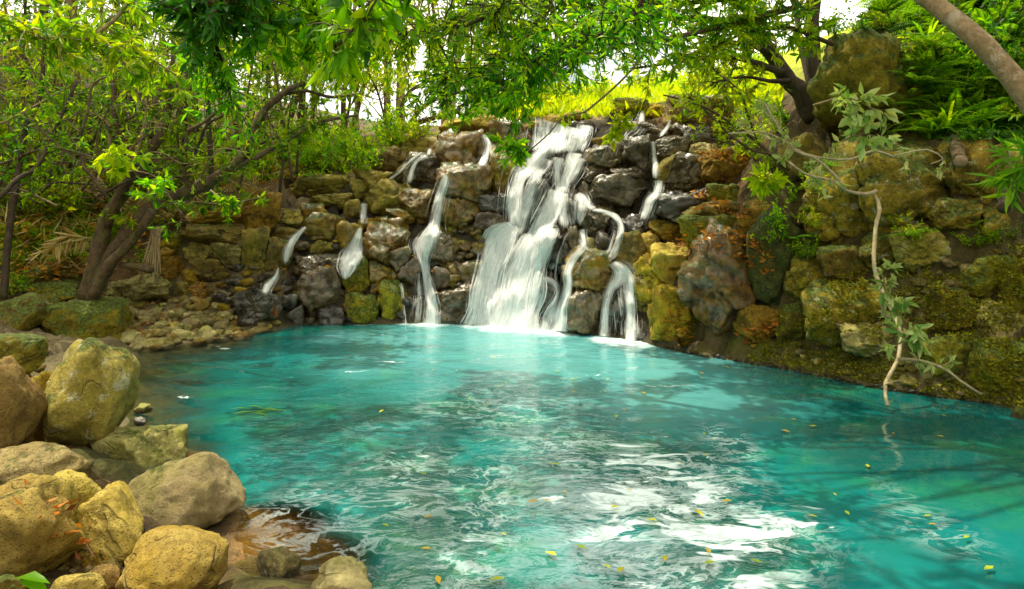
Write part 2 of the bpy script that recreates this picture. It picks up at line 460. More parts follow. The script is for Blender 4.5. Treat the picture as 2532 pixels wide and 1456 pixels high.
w1_, w2_, wi_ = worley(P2[near_] * np.array([1.25, 1.25, 1.9]), 40)
bf[near_] = sstep(0, .22, w2_ - w1_); bi[near_] = wi_
fallw = sstep(0, .3, D) * sstep(5, 3.2, D) * sstep(13.2, 14.2, fy + np.clip(fx, 0, 3.4) * .75) * (fx > -6) * (fx < 4.5)
lump = np.abs(fbm(P2 * np.array([1.5, 1.5, 1.5]), 4, 5))
Z = Z + land * .16 * fbm(P2 * .8, 4, 3) + wallish * (.20 * lump - .1) + .05 * fbm(P2 * 3.1, 3, 9) * (.4 + land)
Z = Z + rightw * wallish * (.16 * np.abs(fbm(P2 * 3.2, 3, 21)) - .05)
Z = Z + fallw * (.30 * bi + .30 * bf - .25) + rightw * wallish * (.16 * bi + .2 * bf - .16)
Zg = Z.reshape(gX.shape)
# ground colours, per vertex
col = np.tile(np.array([.10, .062, .022]), (len(Z), 1))           # forest litter
def paint(c, w):
    global col
    col = col * (1 - w[:, None]) + np.array(c) * w[:, None]
paint((.17, .10, .035), sstep(-.1, .35, vn(P2 * .9, 4)) * .8)
paint((.07, .085, .012), sstep(.1, .5, vn(P2 * 1.3, 8)) * .7)
paint((.20, .155, .075), sstep(3.0, 1.6, D) * (fx < -4.2) * (fy > 7))              # pebble shore
paint((.05, .04, .02), sstep(6, 3, D) * sstep(14.0, 14.8, fy + np.clip(fx, 0, 3)) * (fx > -5.2) * (fx < 3.2))   # wet bed of the falls
col = col * (1 - .75 * ((1 - bf) * np.maximum(fallw, rightw * wallish)))[:, None]
paint((.105, .085, .022), rightw * .8)                                                   # mossy bank
paint((.125, .13, .014), rightw * sstep(-.05, .4, vn(P2 * 2.2, 31)) * .9)
paint((.23, .18, .09), rightw * sstep(.3, .5, vn(P2 * 4.2, 33)) * .5)
hill = sstep(23, 28, fy) * sstep(-3, 1, fx)
paint((.46, .56, .01), hill)
paint((.34, .25, .10), (D > 0) * sstep(17.5, 18.3, fy) * (fy < 24) * (np.abs(fx) < 5) * .8)
paint((.16, .135, .06), sstep(.12, -.1, D))                                        # pool bed
paint((.05, .09, .06), sstep(-1.0, -3.0, D))
paint((.34, .19, .06), sstep(.1, -.05, D) * sstep(-1.6, -.9, D) * (fx < -.5) * (fy < 7.5))
ny, nx = gX.shape
q = (np.arange(ny - 1)[:, None] * nx + np.arange(nx - 1)[None, :])
tf = np.stack([q, q + 1, q + nx + 1, q + nx], -1).reshape(-1, 4)
TV = np.stack([fx, fy, Z], 1)

m, nt = NT('ground'); g = G(nt)
co = g.n('ShaderNodeNewGeometry').outputs['Position']
gc = g.attr('gcol', 'Color')
n1 = g.noise(co, 3.0, 8, .72, .3); n2 = g.noise(co, 26, 5, .7)
c = g.mix(g.math('MULTIPLY', g.step(n1, .58, .36), .75), gc, g.mix(1.0, gc, (.3, .27, .25), 'MULTIPLY'))
c = g.mix(g.math('MULTIPLY', g.step(n2, .52, .72), .55), c, g.mix(1.0, gc, (2.0, 1.8, 1.6), 'MULTIPLY'))
c = g.mix(g.math('MULTIPLY', g.step(n2, .46, .28), .7), c, g.mix(1.0, gc, (.35, .33, .3), 'MULTIPLY'))
g.out(g.pbsdf(c, .85, .35, g.bump(g.math('ADD', n1, g.math('MULTIPLY', n2, .5)), .9, .08)))
ground = tag(obj('ground', mesh_np('ground', TV, [tf], m, True, {'gcol': col})), kind='structure')

bvh_t = BVHTree.FromPolygons([tuple(v) for v in TV.tolist()], [tuple(f) for f in tf.tolist()])
EYE = Vector((0, 0, CH))
def hit(x, y, bvh=bvh_t, default=None):
    d = Vector(((x - CX) / F, 1.0, -(y - HY) / F)).normalized()
    p, n_, i_, t_ = bvh.ray_cast(EYE, d)
    if p is None: return None if default is None else np.array(W(x, y, default))
    return np.array(p)
def ground_z(X, Y):
    i = np.clip(np.searchsorted(GX, X) - 1, 0, len(GX) - 2); j = np.clip(np.searchsorted(GY, Y) - 1, 0, len(GY) - 2)
    a = (X - GX[i]) / (GX[i + 1] - GX[i]); b = (Y - GY[j]) / (GY[j + 1] - GY[j])
    return Zg[j, i] * (1 - a) * (1 - b) + Zg[j, i + 1] * a * (1 - b) + Zg[j + 1, i] * (1 - a) * b + Zg[j + 1, i + 1] * a * b

# ------------------------------------------------------------------ rocks
import bmesh
_ico = {}
def ico(sub):
    if sub not in _ico:
        bm = bmesh.new(); bmesh.ops.create_icosphere(bm, subdivisions=sub, radius=1.0)
        V = np.array([v.co[:] for v in bm.verts]); Fc = np.array([[v.index for v in f.verts] for f in bm.faces]); bm.free()
        _ico[sub] = (unit(V), Fc)
    return _ico[sub]

def rock_shape(seed, sub, ang, hw, hd, hh, roll=0.0):
    "ang 0 = water worn, 1 = broken block.  Returns vertices fitted to the half sizes"
    r = np.random.default_rng(seed); d, Fc = ico(sub)
    k = 15
    gi = np.arange(k) + .5; ph = np.arccos(1 - 2 * gi / k); th = math.pi * (1 + 5 ** .5) * gi + r.uniform(0, 6.28)
    Nn = np.stack([np.cos(th) * np.sin(ph), np.sin(th) * np.sin(ph), np.cos(ph)], 1)
    A = np.linalg.qr(r.normal(size=(3, 3)))[0]
    Nn = unit(Nn @ A + r.normal(size=(k, 3)) * .28)
    if ang > .55: Nn[:6] = unit(np.array([[1, 0, 0], [-1, 0, 0], [0, 1, 0], [0, -1, 0], [0, 0, 1], [0, 0, -1]]) + r.normal(size=(6, 3)) * .22)
    h = r.uniform(.62, 1.0, k); p = 6 + 50 * ang ** 1.4
    dots = np.clip(d @ Nn.T, 0, None) / h
    rad = (np.sum(dots ** p, 1) + (1 / (1.0 + .35 * min(1, ang * 2))) ** p) ** (-1.0 / p)
    V = d * rad[:, None]
    if ang > .25:      # a second, smaller set of broken faces
        N2 = unit(r.normal(size=(26, 3))); s0 = (V @ N2.T); lim = s0.max(0) * r.uniform(.86, .98, 26)
        for q in range(26):
            ex = np.clip(s0[:, q] - lim[q], 0, None); V = V - N2[q] * (ex * .85 * min(1, ang * 1.6))[:, None]; s0 = V @ N2.T
    V = V + d * ((.10 - .03 * ang) * fbm(V * 1.4 + seed * 1.7, 3, seed))[:, None]
    V = V + d * (.035 * fbm(V * 4.5 + seed, 3, seed + 3))[:, None]
    V = V + d * ((.012 + .012 * ang) * fbm(V * 13 + seed, 3, seed + 6))[:, None]
    c = np.abs(vn(V * 1.6 + seed * 2.3, seed + 11))
    V = V - d * (.055 * ang * np.exp(-(c / .045) ** 2))[:, None]
    if roll:
        cr, sr = math.cos(roll), math.sin(roll); s = np.array([hw, hd, hh]); s = s / s.max()
        # stretch in its own frame first, then lean it over
        V = V * np.array([.62, .8, 1.0]); V = V @ np.array([[cr, 0, -sr], [0, 1, 0], [sr, 0, cr]])
    lo, hi = V.min(0), V.max(0)
    return (V - (lo + hi) / 2) / ((hi - lo) / 2) * np.array([hw, hd, hh]), Fc

ROCK_V, ROCK_F, _rn = [TV], [], len(TV)
def register(V, Fc):
    global _rn
    ROCK_V.append(V); ROCK_F.append(Fc + _rn); _rn += len(V)

ZN = {'V': (1, 0, 0), 'B': (.4244, 618, 247), 'C': (.5942, 1421, 185), 'L': (.3184, 0, 432.6)}
_seed = [100]
PEND = []
def boulder(zone, x0, x1, y0, y1, mat, ang, label, name='boulder', cat='boulder', dy=0.0, Y=None, dk=1.0, roll=0.0, emb=.42, group=None, fit=None):
    s, ox, oy = ZN[zone]; x0, x1 = x0 * s + ox, x1 * s + ox; y0, y1 = y0 * s + oy, y1 * s + oy
    cx, cy, hwp, hhp = (x0 + x1) / 2, (y0 + y1) / 2, (x1 - x0) / 2, (y1 - y0) / 2
    _seed[0] += 1
    if Y is None:
        p = hit(cx, cy + hhp * .25); Y = p[1] if p is not None else 15.0
        rr = .5 * (hwp + hhp) * Y / F * dk
        Y = Y + rr * (emb - .25) + dy
    if fit is None: fit = 1.34 if zone in 'BC' or name == 'wall_rock' else 1.16 if zone == 'L' else 1.0
    c = W(cx, cy, Y); hw, hh = hwp * Y / F, hhp * Y / F; hd = .5 * (hw + hh) * dk
    PEND.append(dict(c=c, h=np.array([hw, hd, hh]), fit=fit, seed=_seed[0], px=max(hwp, hhp), ang=ang, roll=roll, mat=mat, label=label, name=name, cat=cat, group=group))

def build_boulders():
    C = np.array([b['c'] for b in PEND]); Hs = np.array([b['h'] for b in PEND])
    for i, b in enumerate(PEND):
        sub = 5 if b['px'] > 34 else 4 if b['px'] > 16 else 3
        hs = b['h'] * np.array([b['fit'], 1 + (b['fit'] - 1) * .5, b['fit']])
        if b['fit'] > 1.2: b['ang'] = max(.62, b['ang'])
        V, Fc = rock_shape(b['seed'], sub, b['ang'], *hs, b['roll'])
        if b['fit'] > 1.0:
            # neighbours press against each other: flat fracture faces with narrow joints
            dv = C - b['c']; dist = np.linalg.norm(dv, axis=1)
            for j in np.nonzero((dist > 1e-6) & (dist < 3.5))[0]:
                n = dv[j] / dist[j]
                ri = np.linalg.norm(n * b['h']); rj = np.linalg.norm(n * Hs[j])
                if dist[j] > 1.5 * (ri + rj) or dist[j] < .35 * max(ri, rj): continue
                lim = dist[j] * ri / (ri + rj) - .012
                lim = max(lim, .55 * ri)
                ex = V @ n - lim; m = ex > 0
                V[m] -= n * (ex[m] * .97)[:, None]
            r = np.random.default_rng(b['seed'] + 7)
            sz = hs.mean(); d = unit(V)
            f1, f2, ci = worley(V / sz * np.array([1.5, 1.5, 2.1]) + b['seed'] * 3.7, b['seed'])
            V = V + d * (sz * (.10 * ci - .10 * (1 - sstep(0, .13, f2 - f1))) * (.35 + .65 * b['ang']))[:, None]
            V = V + d * (sz * .03 * fbm(V / sz * 2.6 + b['seed'], 3, b['seed']) + sz * .02 * fbm(V / sz * 9 + b['seed'], 2, b['seed'] + 2))[:, None]
        o = obj(b['name'], mesh_np(b['name'], V, [Fc], RM[b['mat']], True), None, b['c'])
        tag(o, b['label'], b['cat'], b['group']); register(V + b['c'], Fc)
# --- foreground boulders on the left shore
def near(x0, x1, y0, y1, mat, ang, label, foot=None, dk=1.0, roll=0.0, zf=0.0):
    "stands with its foot at image row foot (default y1) on ground of height zf"
    f_ = foot or y1
    Y = (CH - zf) * F / (f_ - HY)
    hw = (x1 - x0) / 2 * Y / F
    k = .02 * (x1 - x0); x0 += k; x1 -= k
    return boulder('V', x0, x1, y0, y1, mat, ang, label, Y=Y + hw * .45 * dk, dk=dk, roll=roll)
near(103, 341, 828, 1145, 'l', .18, 'largest rounded boulder on the left shore, blotched with white lichen and moss', foot=1125, zf=.1)
near(-70, 82, 878, 1150, 'o', .12, 'tall smooth ochre boulder cut by the left picture edge', foot=1150, zf=.25)
near(62, 150, 912, 1130, 'b', .3, 'shaded brown boulder squeezed behind the lichen blotched boulder', foot=1080, zf=.25)
near(-30, 122, 822, 925, 'n', .35, 'dark lichened boulder behind the tall ochre boulder', foot=960, zf=.35)
near(205, 468, 1063, 1205, 'g', .75, 'long angular grey green rock reaching into the water below the largest boulder', foot=1160, dk=.8)
near(-50, 210, 1098, 1215, 't', .55, 'cracked tan rock at the left edge above the pitted rock', foot=1230, zf=.25)
near(288, 606, 1128, 1345, 'p', .5, 'big pale triangular boulder with lime green moss spots rising from brown water', foot=1322, zf=0, dk=.85)
near(103, 246, 1158, 1296, 'y', .1, 'round orange stained boulder resting against the cracked tan rock', foot=1345, zf=.2)
near(198, 380, 1203, 1358, 'y', .25, 'elongated yellow ochre boulder leaning down to the right', foot=1405, zf=.1, roll=-.75)
near(-80, 188, 1188, 1452, 'o', .6, 'rough pitted brown rock filling the lower left edge', foot=1440, zf=.2)
near(158, 240, 1282, 1374, 'b', .6, 'small angular stone wedged under the elongated ochre boulder', foot=1385, zf=.1)
near(198, 290, 1346, 1418, 'b', .65, 'small broken stone left of the rounded front boulder', foot=1425, zf=.1)
near(160, 205, 1342, 1394, 'b', .3, 'little dark stone between the pitted rock and the broken stone', foot=1400, zf=.1)
near(284, 550, 1320, 1500, 'y', .22, 'big rounded speckled ochre boulder at the bottom front', foot=1520, zf=.05)
near(112, 272, 1410, 1500, 'o', .25, 'pitted ochre boulder top at the bottom edge beside the front boulder', foot=1530, zf=.15)
near(212, 296, 1396, 1462, 'o', .15, 'small rounded brown stone left of the front boulder', foot=1470, zf=.1)
near(262, 300, 1378, 1420, 't', .2, 'small tan stone peeping out behind the front boulder', foot=1430, zf=.1)
near(752, 936, 1382, 1500, 'p', .45, 'pale grey tan boulder at the bottom edge standing alone in water', foot=1490)
near(632, 742, 1353, 1442, 'g', .55, 'small grey triangular rock tip poking out of the brown shallows', foot=1432)
near(-40, 62, 1418, 1490, 'n', .4, 'dark rock in the bottom left corner', foot=1520, zf=.2)
near(332, 376, 998, 1022, 'g', .4, 'small wet stone in the water right of the largest boulder', foot=1022)
near(330, 366, 1028, 1052, 'w', .4, 'dark wet stone at the foot of the largest boulder', foot=1050)
# submerged stones
def sunk(x0, x1, y0, y1, z, label):
    cx, cy = (x0 + x1) / 2, (y0 + y1) / 2
    Y = (CH - z) * F / (cy - HY); hw = (x1 - x0) / 2 * Y / F; hh = max(.06, hw * .4)
    _seed[0] += 1
    V, Fc = rock_shape(_seed[0], 4, .3, hw, hw * .8, hh)
    c = W(cx, cy, Y); c[2] = z - hh * .5
    o = obj('submerged_stone', mesh_np('submerged_stone', V, [Fc], RM['o']), None, c)
    tag(o, label, 'stone')
sunk(540, 790, 1345, 1470, -.03, 'large brown stone under water around the grey rock tip')
sunk(370, 620, 1250, 1345, -.05, 'brown submerged ledge in front of the pale triangular boulder')
for i, a in enumerate([(395, 560, 985, 1075), (360, 470, 955, 1010), (480, 590, 960, 1005), (420, 520, 905, 950), (350, 440, 1045, 1095), (520, 640, 1000, 1060), (600, 690, 1150, 1200)]):
    sunk(*a, -.12 - .03 * (i % 3), ['broad flat stone under the clear shallows right of the largest boulder', 'submerged stone close to the pebble shore above the broad flat one', 'faint underwater stone right of the shore beneath the light streak', 'flat underwater stone near the left beach edge', 'sunken stone just above the grey green rock', 'dim sunken stone right of the broad flat one', 'lone dim sunken stone right of the pale triangular boulder'][i])

# --- mossy boulders and slope rocks on the left bank
for a in [
 ('V', 112, 312, 735, 884, 'm', .5, 'large green mossy wedge shaped boulder behind the largest boulder'),
 ('V', 268, 318, 742, 850, 'v', .5, 'steep mossy side block right of the mossy wedge boulder'),
 ('V', -30, 116, 724, 832, 'n', .3, 'lichen crusted mossy boulder at the left edge beside the wedge'),
 ('L', 150, 398, 715, 895, 'n', .2, 'round dark mossy boulder left of the leaning tree'),
 ('L', 205, 555, 830, 965, 'm', .35, 'mossy boulder below the round dark boulder'),
 ('L', 485, 610, 815, 905, 'n', .3, 'small mossy rock at the root of the leaning tree'),
 ('L', 265, 425, 925, 1055, 'n', .35, 'dark leaning rock between the two big mossy boulders'),
 ('L', 815, 1255, 785, 990, 'g', .5, 'broad light slab at the foot of the leaning tree'),
 ('L', 1225, 1415, 455, 605, 'b', .3, 'orange brown rock right of the hanging prop roots'),
 ('L', 1165, 1365, 565, 725, 'b', .35, 'brown rock under the orange brown rock'),
 ('L', 1235, 1425, 615, 875, 'b', .4, 'tall brown rock below the prop roots'),
 ('L', 1410, 1590, 735, 905, 'b', .3, 'rounded ledge stone right of the tall brown rock'),
 ('L', 1375, 1500, 830, 955, 'd', .6, 'layered ledge stone at the head of the pebble shore'),
 ('L', 1500, 1660, 830, 930, 'd', .6, 'flat ledge stone beside the dark wet rocks'),
 ('L', 1285, 1485, 195, 435, 'm', .55, 'mossy block standing over the brown rocks'),
 ('L', 405, 595, 155, 335, 'p', .65, 'pale sunlit block on the left slope'),
 ('L', 265, 455, 175, 320, 'b', .55, 'brown rock left of the pale sunlit block'),
 ('L', 275, 390, 25, 145, 'g', .5, 'upper grey rock high on the left slope'),
 ('L', 560, 670, 205, 345, 'b', .6, 'shaded block right of the pale sunlit block'),
 ('L', 120, 235, 255, 415, 'b', .6, 'square brown rock near the left edge'),
 ('L', -20, 215, 395, 570, 'b', .4, 'wide dark rock on the left edge of the slope'),
 ('L', 25, 160, 535, 645, 'n', .3, 'small mossy rock low on the left edge'),
 ('L', 15, 190, 635, 755, 'n', .4, 'mossy rock under the small one at the left edge'),
 ('L', 295, 640, 590, 850, 'd', .5, 'wide shadowy boulder behind the round dark boulder'),
 ('L', 150, 245, 95, 205, 'b', .5, 'brown stone in the litter upper left'),
 ('L', 605, 905, -10, 310, 'n', .6, 'tall slab leaning behind the tree stems'),
 ('L', 860, 1010, 330, 480, 'b', .5, 'half buried rock under the leaning limb'),
 ('L', 1035, 1200, 690, 790, 'd', .4, 'low rock behind the prop roots'),
]: boulder(*a)
# rock wall between tree and falls
for a in [
 ('L', 1480, 1880, 240, 420, 'b', .7, 'ochre topped slab of the cracked rock wall'),
 ('L', 1440, 1900, 370, 590, 'd', .6, 'big cracked middle slab of the rock wall'),
 ('L', 1470, 1720, 520, 720, 'd', .6, 'dark lower left slab of the rock wall'),
 ('L', 1480, 1810, 670, 830, 'd', .55, 'rounded base ledge of the rock wall'),
 ('L', 1660, 1900, 540, 760, 'g', .75, 'square grey block in the rock wall'),
 ('V', 590, 668, 580, 700, 'd', .8, 'tall dark panel of the rock wall beside the block'),
 ('V', 596, 690, 480, 590, 'b', .75, 'yellow brown upper panel of the rock wall'),
 ('V', 650, 710, 600, 690, 'd', .7, 'dark panel left of the first small cascade'),
]: boulder(*a, name='wall_rock', cat='rock', dk=.8)
# --- rocks of the falls
FALLS = [
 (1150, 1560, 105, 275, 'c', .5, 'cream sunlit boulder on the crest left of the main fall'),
 (1390, 1690, 130, 350, 'f', .4, 'big dark right faced boulder at the left of the main crest'),
 (1085, 1370, 190, 480, 'f', .75, 'large ochre block with a green moss streak'),
 (940, 1145, 325, 485, 'w', .3, 'dark wet round boulder under the small top cascade'),
 (1135, 1405, 380, 630, 'f', .45, 'large pitted ochre boulder below the ochre block'),
 (1115, 1345, 585, 755, 'f', .7, 'moss edged flat faced rock under the pitted ochre boulder'),
 (1385, 1535, 295, 570, 'f', .6, 'tall brown boulder at the left of the main fall'),
 (690, 965, 470, 710, 'b', .5, 'big dark brown boulder with wet top'),
 (865, 1050, 535, 715, 'f', .35, 'egg shaped mossy boulder left of the second fall'),
 (785, 915, 675, 785, 'f', .75, 'angular pale topped rock under the egg shaped boulder'),
 (810, 955, 635, 725, 'f', .7, 'angular mossy rock wedged above the pale topped rock'),
 (695, 915, 750, 1010, 'f', .6, 'tall ochre green block in the middle of the left falls'),
 (825, 945, 865, 995, 'w', .5, 'wet shining rock beside the second fall'),
 (875, 1010, 920, 1065, 'w', .45, 'wet brown rock splashed by the second fall'),
 (565, 695, 925, 1165, 'm', .65, 'standing mossy block under the fan cascade'),
 (675, 845, 955, 1120, 'f', .8, 'angular yellow rock under the tall ochre green block'),
 (775, 905, 1060, 1300, 'm', .45, 'mossy brown boulder at the water edge left of second fall'),
 (300, 565, 905, 1030, 'w', .45, 'wet boulder with moss cap left of the fan cascade'),
 (295, 560, 1010, 1300, 'w', .5, 'large glossy wet boulder below the fan cascade'),
 (412, 565, 1208, 1315, 'k', .8, 'black angular rock at the water edge'),
 (555, 725, 1145, 1310, 'm', .5, 'moss patched rock at the water edge right of the black rock'),
 (195, 310, 1185, 1320, 'k', .5, 'dark wet rock left of the glossy boulder'),
 (-30, 145, 1115, 1300, 'k', .25, 'round black boulder below the leftmost cascade'),
 (145, 270, 1140, 1225, 'k', .5, 'wet dark rock beside the red flower'),
 (325, 545, 685, 860, 'f', .7, 'brown block between the two left cascades'),
 (135, 315, 650, 745, 'b', .6, 'flat brown rock above the leftmost cascade'),
 (125, 275, 750, 815, 'b', .5, 'small brown ledge rock left of the leftmost cascade'),
 (300, 435, 610, 725, 'f', .45, 'tan rock behind the leftmost cascade'),
 (365, 585, 550, 630, 'd', .6, 'long flat ledge rock on the left falls'),
 (250, 615, 455, 565, 'b', .6, 'long green brown slab under the bushes'),
 (585, 870, 420, 540, 'd', .5, 'smooth sloping slab with running water'),
 (555, 645, 595, 700, 'b', .6, 'brown block left of the narrow curtain'),
 (365, 495, 830, 910, 'd', .6, 'grey flat topped rock between the left cascades'),
 (505, 645, 725, 870, 'f', .6, 'mossy rock left of the fan cascade'),
 (845, 1055, 210, 350, 'd', .6, 'dark undercut rock below the green bushes'),
 (740, 900, 290, 420, 'd', .5, 'shaded rock shelf under the bushes left of the crest'),
 (1025, 1115, 225, 300, 'p', .4, 'pale round rock on the left crest'),
 (605, 705, 475, 570, 'b', .5, 'brown rock on the left of the big dark brown boulder'),
 (1325, 1485, 665, 770, 'b', .5, 'brown rock left of the main fall curtain'),
 (1335, 1505, 555, 690, 'k', .6, 'black wet rock left of the main fall'),
 (1620, 1735, 495, 710, 'k', .5, 'dark rock dividing the main fall curtain'),
 (1840, 1915, 595, 750, 'k', .5, 'dark rock under the right arch of the main fall'),
 (1745, 1805, 365, 530, 'k', .6, 'narrow dark rock in the upper main fall'),
 (1700, 1795, 290, 380, 'k', .4, 'dark hump under the upper main fall'),
 (1935, 2145, 280, 450, 'w', .35, 'round topped wet boulder right of the upper main fall'),
 (1925, 2110, 385, 520, 'w', .6, 'mossy wet rock under the round topped boulder'),
 (1985, 2285, 460, 620, 'b', .7, 'wide brown block right of the main fall'),
 (1915, 1995, 465, 610, 'b', .6, 'brown rock touching the right side of the main fall'),
 (2095, 2285, 395, 490, 'w', .75, 'wet shining slab above the wide brown block'),
 (1855, 1935, 135, 215, 'w', .4, 'wet rock in the crest of the main fall'),
 (1695, 1875, 740, 1020, 'k', .55, 'tall dark rock inside the main fall'),
 (1855, 1935, 735, 880, 'w', .6, 'reddish brown pillar rock in the main fall'),
 (1915, 2175, 625, 770, 'w', .6, 'wet reflecting rock right of the main fall'),
 (2005, 2155, 785, 920, 'k', .65, 'dark triangular rock beside the right cascade'),
 (1955, 2015, 812, 875, 'p', .5, 'small pale stone between the cascades'),
 (1870, 2115, 875, 1155, 'f', .6, 'big moss edged boulder left of the right cascade'),
 (1860, 2075, 1095, 1350, 'b', .35, 'large lower boulder with bright moss rim'),
 (1680, 1785, 1030, 1290, 'k', .5, 'dark strip rock showing through the base of the main fall'),
 (2150, 2340, 225, 440, 'w', .7, 'dark square block under the thin top cascade'),
 (2070, 2205, 245, 390, 'w', .6, 'green tinted sloping rock left of the dark square block'),
 (1975, 2075, 228, 290, 'b', .6, 'flat brown rock below the crest of the main fall'),
 (1060, 1200, 985, 1110, 'w', .5, 'rough wet brown rock between the two larger falls'),
 (1080, 1330, 1090, 1310, 'w', .35, 'dark moss streaked rock mass at the water between the falls'),
 (1200, 1340, 950, 1110, 'w', .5, 'brown wet rock under the stack of small stones'),
 (1040, 1180, 780, 960, 'w', .5, 'shining wet rock right of the second fall'),
 (2050, 2260, 690, 800, 'k', .5, 'dark sloping rock right of the right cascade'),
 (2120, 2330, 800, 1010, 'd', .4, 'greenish dark boulder right of the right cascade'),
 (2230, 2330, 960, 1250, 'd', .3, 'dark mossy rock face beside the lower right cascade'),
 (2080, 2240, 1060, 1330, 'k', .4, 'black rock behind the lower right cascade'),
 (2090, 2240, 950, 1080, 'f', .4, 'wet ledge where the right cascade tips over'),
]
FALLS = [a if a[4] != 'b' else a[:4] + ('w' if (a[0] > 1000 and a[2] > 400) else 'd',) + a[5:] for a in FALLS]
for a in FALLS: boulder('B', *a)
for a in [
 ('C', 335, 465, 262, 355, 'w', .7, 'dark block right of the thin top cascade'),
 ('C', 335, 440, 340, 440, 'd', .6, 'shadowy rock below the dark block'),
 ('C', 425, 565, 212, 310, 'w', .6, 'dark wet rock left of the dry ochre slope'),
 ('C', 200, 345, 200, 280, 'w', .4, 'smooth dark rock streaked by thin water near the top'),
 ('C', 295, 435, 120, 205, 'b', .5, 'tan rock at the very top of the right cascade'),
 ('C', 410, 610, 105, 260, 'f', .5, 'large ochre rock on the right crest'),
 ('C', 180, 290, 100, 160, 'm', .4, 'moss capped mound on the crest right of the main fall'),
 ('C', 485, 610, 290, 355, 'p', .55, 'pale flat rock strewn with red leaves'),
 ('C', 355, 550, 345, 480, 'w', .75, 'layered dark ledge right of the thin cascade'),
 ('C', 535, 710, 325, 460, 'b', .7, 'mossy layered ledge under the right branches'),
 ('C', 325, 530, 495, 625, 'k', .75, 'dark overhanging ledge left of the leaf strewn shelf'),
 ('C', 475, 720, 535, 640, 'd', .8, 'dark lower ledge under the leaf strewn shelf'),
 ('C', 480, 610, 470, 560, 'w', .7, 'wet grey shelf scattered with fallen leaves'),
 ('C', 565, 705, 465, 545, 'm', .6, 'mossy shelf under the pale leaf spray'),
 ('C', 190, 335, 595, 705, 'k', .45, 'dark wet rock under the thin cascade'),
 ('C', 300, 475, 612, 690, 'b', .6, 'brown ledge above the sunlit ochre lumps'),
 ('C', 238, 390, 660, 790, 'y', .55, 'sunlit golden rock right of the right cascade'),
 ('C', 333, 475, 722, 870, 'y', .5, 'golden lump rock with a bright top'),
 ('C', 250, 400, 770, 960, 'b', .4, 'brown rock face beneath the golden rock'),
 ('C', 488, 815, 660, 1020, 'f', .5, 'big boulder with a band of orange fallen leaves'),
 ('C', 470, 710, 605, 735, 'm', .65, 'flat mossy ledge above the leaf banded boulder'),
 ('C', 695, 825, 540, 690, 'b', .75, 'upright block at the corner of the right wall'),
 ('C', 735, 910, 580, 1000, 'v', .5, 'tall curtain of dark green moss on rock'),
 ('C', 895, 1060, 745, 940, 'r', .7, 'square yellow green block with a small plant on top'),
 ('C', 990, 1260, 330, 740, 'r', .5, 'huge left overhanging boulder of the right wall'),
 ('C', 1190, 1550, 320, 650, 'r', .55, 'huge lichen spotted boulder behind the hanging branch'),
 ('C', 1530, 1820, 275, 530, 'r', .65, 'broad square boulder high in the right wall'),
 ('C', 1025, 1260, 715, 880, 'n', .4, 'shaded boulder under the huge overhang'),
 ('C', 970, 1300, 875, 1110, 'r', .4, 'mossy conglomerate boulder low on the right bank'),
 ('C', 1115, 1340, 1045, 1180, 'p', .55, 'bare grey rock in the moss behind the hanging branch'),
 ('C', 1495, 1690, 525, 640, 'r', .45, 'brown rounded rock under the broad square boulder'),
 ('C', 1200, 1335, 665, 795, 'r', .45, 'lichened rock right of the shaded boulder'),
 ('C', 1320, 1520, 640, 800, 'l', .45, 'white spotted rock right of the hanging branch'),
 ('C', 1655, 1850, 765, 910, 'm', .4, 'green mossy lump near the right edge'),
 ('C', 1790, 1900, 840, 1010, 'm', .4, 'mossy lump cut by the right edge'),
 ('C', 1690, 1800, 545, 650, 'r', .4, 'dark knobbly rock under the cut log'),
 ('C', 1500, 1640, 900, 1060, 'r', .4, 'mossy rubble boulder in the right bank'),
 ('C', 1700, 1860, 960, 1110, 't', .5, 'pale rubble rock at the right edge'),
 ('C', 1460, 1660, 1090, 1240, 'm', .35, 'mossy mound over the water right of the branch'),
 ('C', 1680, 1880, 1130, 1330, 'm', .4, 'mossy corner mound at the right water edge'),
 ('C', 860, 1010, 960, 1100, 'm', .35, 'yellow moss mound left of the conglomerate boulder'),
 ('C', 700, 880, 960, 1090, 'b', .3, 'dark earthy rock below the moss curtain'),
 ('C', 340, 520, 900, 1100, 'b', .35, 'rough brown rock scattered with orange leaves near the water'),
 ('C', 1125, 1255, 190, 270, 'l', .4, 'pale rock under the great mossy boulder'),
]: boulder(*a, dk=.85)
boulder('V', 1985, 2285, 82, 375, 'm', .45, 'great moss covered boulder with a pale patch at upper right', emb=-.05, fit=1.02)
boulder('V', 2200, 2330, 110, 300, 'n', .5, 'brown boulder right of the great mossy boulder', emb=.1, fit=1.02)
boulder('V', 1925, 2040, 330, 450, 'd', .5, 'shaded rock under the left side of the great mossy boulder', emb=.1)
boulder('V', 2450, 2560, 330, 480, 'l', .5, 'lichen white rock at the right edge above the wall', Y=9.6)
boulder('V', 1568, 1602, 808, 846, 'k', .3, 'small black rock at the foot of the lower right cascade')
boulder('V', 2495, 2560, 1005, 1062, 'm', .35, 'mossy rock at the right picture edge on the waterline', Y=8.0)


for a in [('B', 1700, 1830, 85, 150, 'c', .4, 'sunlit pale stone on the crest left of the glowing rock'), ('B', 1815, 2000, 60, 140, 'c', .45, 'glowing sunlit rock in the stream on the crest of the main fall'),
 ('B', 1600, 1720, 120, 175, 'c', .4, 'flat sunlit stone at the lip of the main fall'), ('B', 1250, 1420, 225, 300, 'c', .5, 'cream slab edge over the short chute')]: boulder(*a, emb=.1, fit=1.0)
build_boulders()

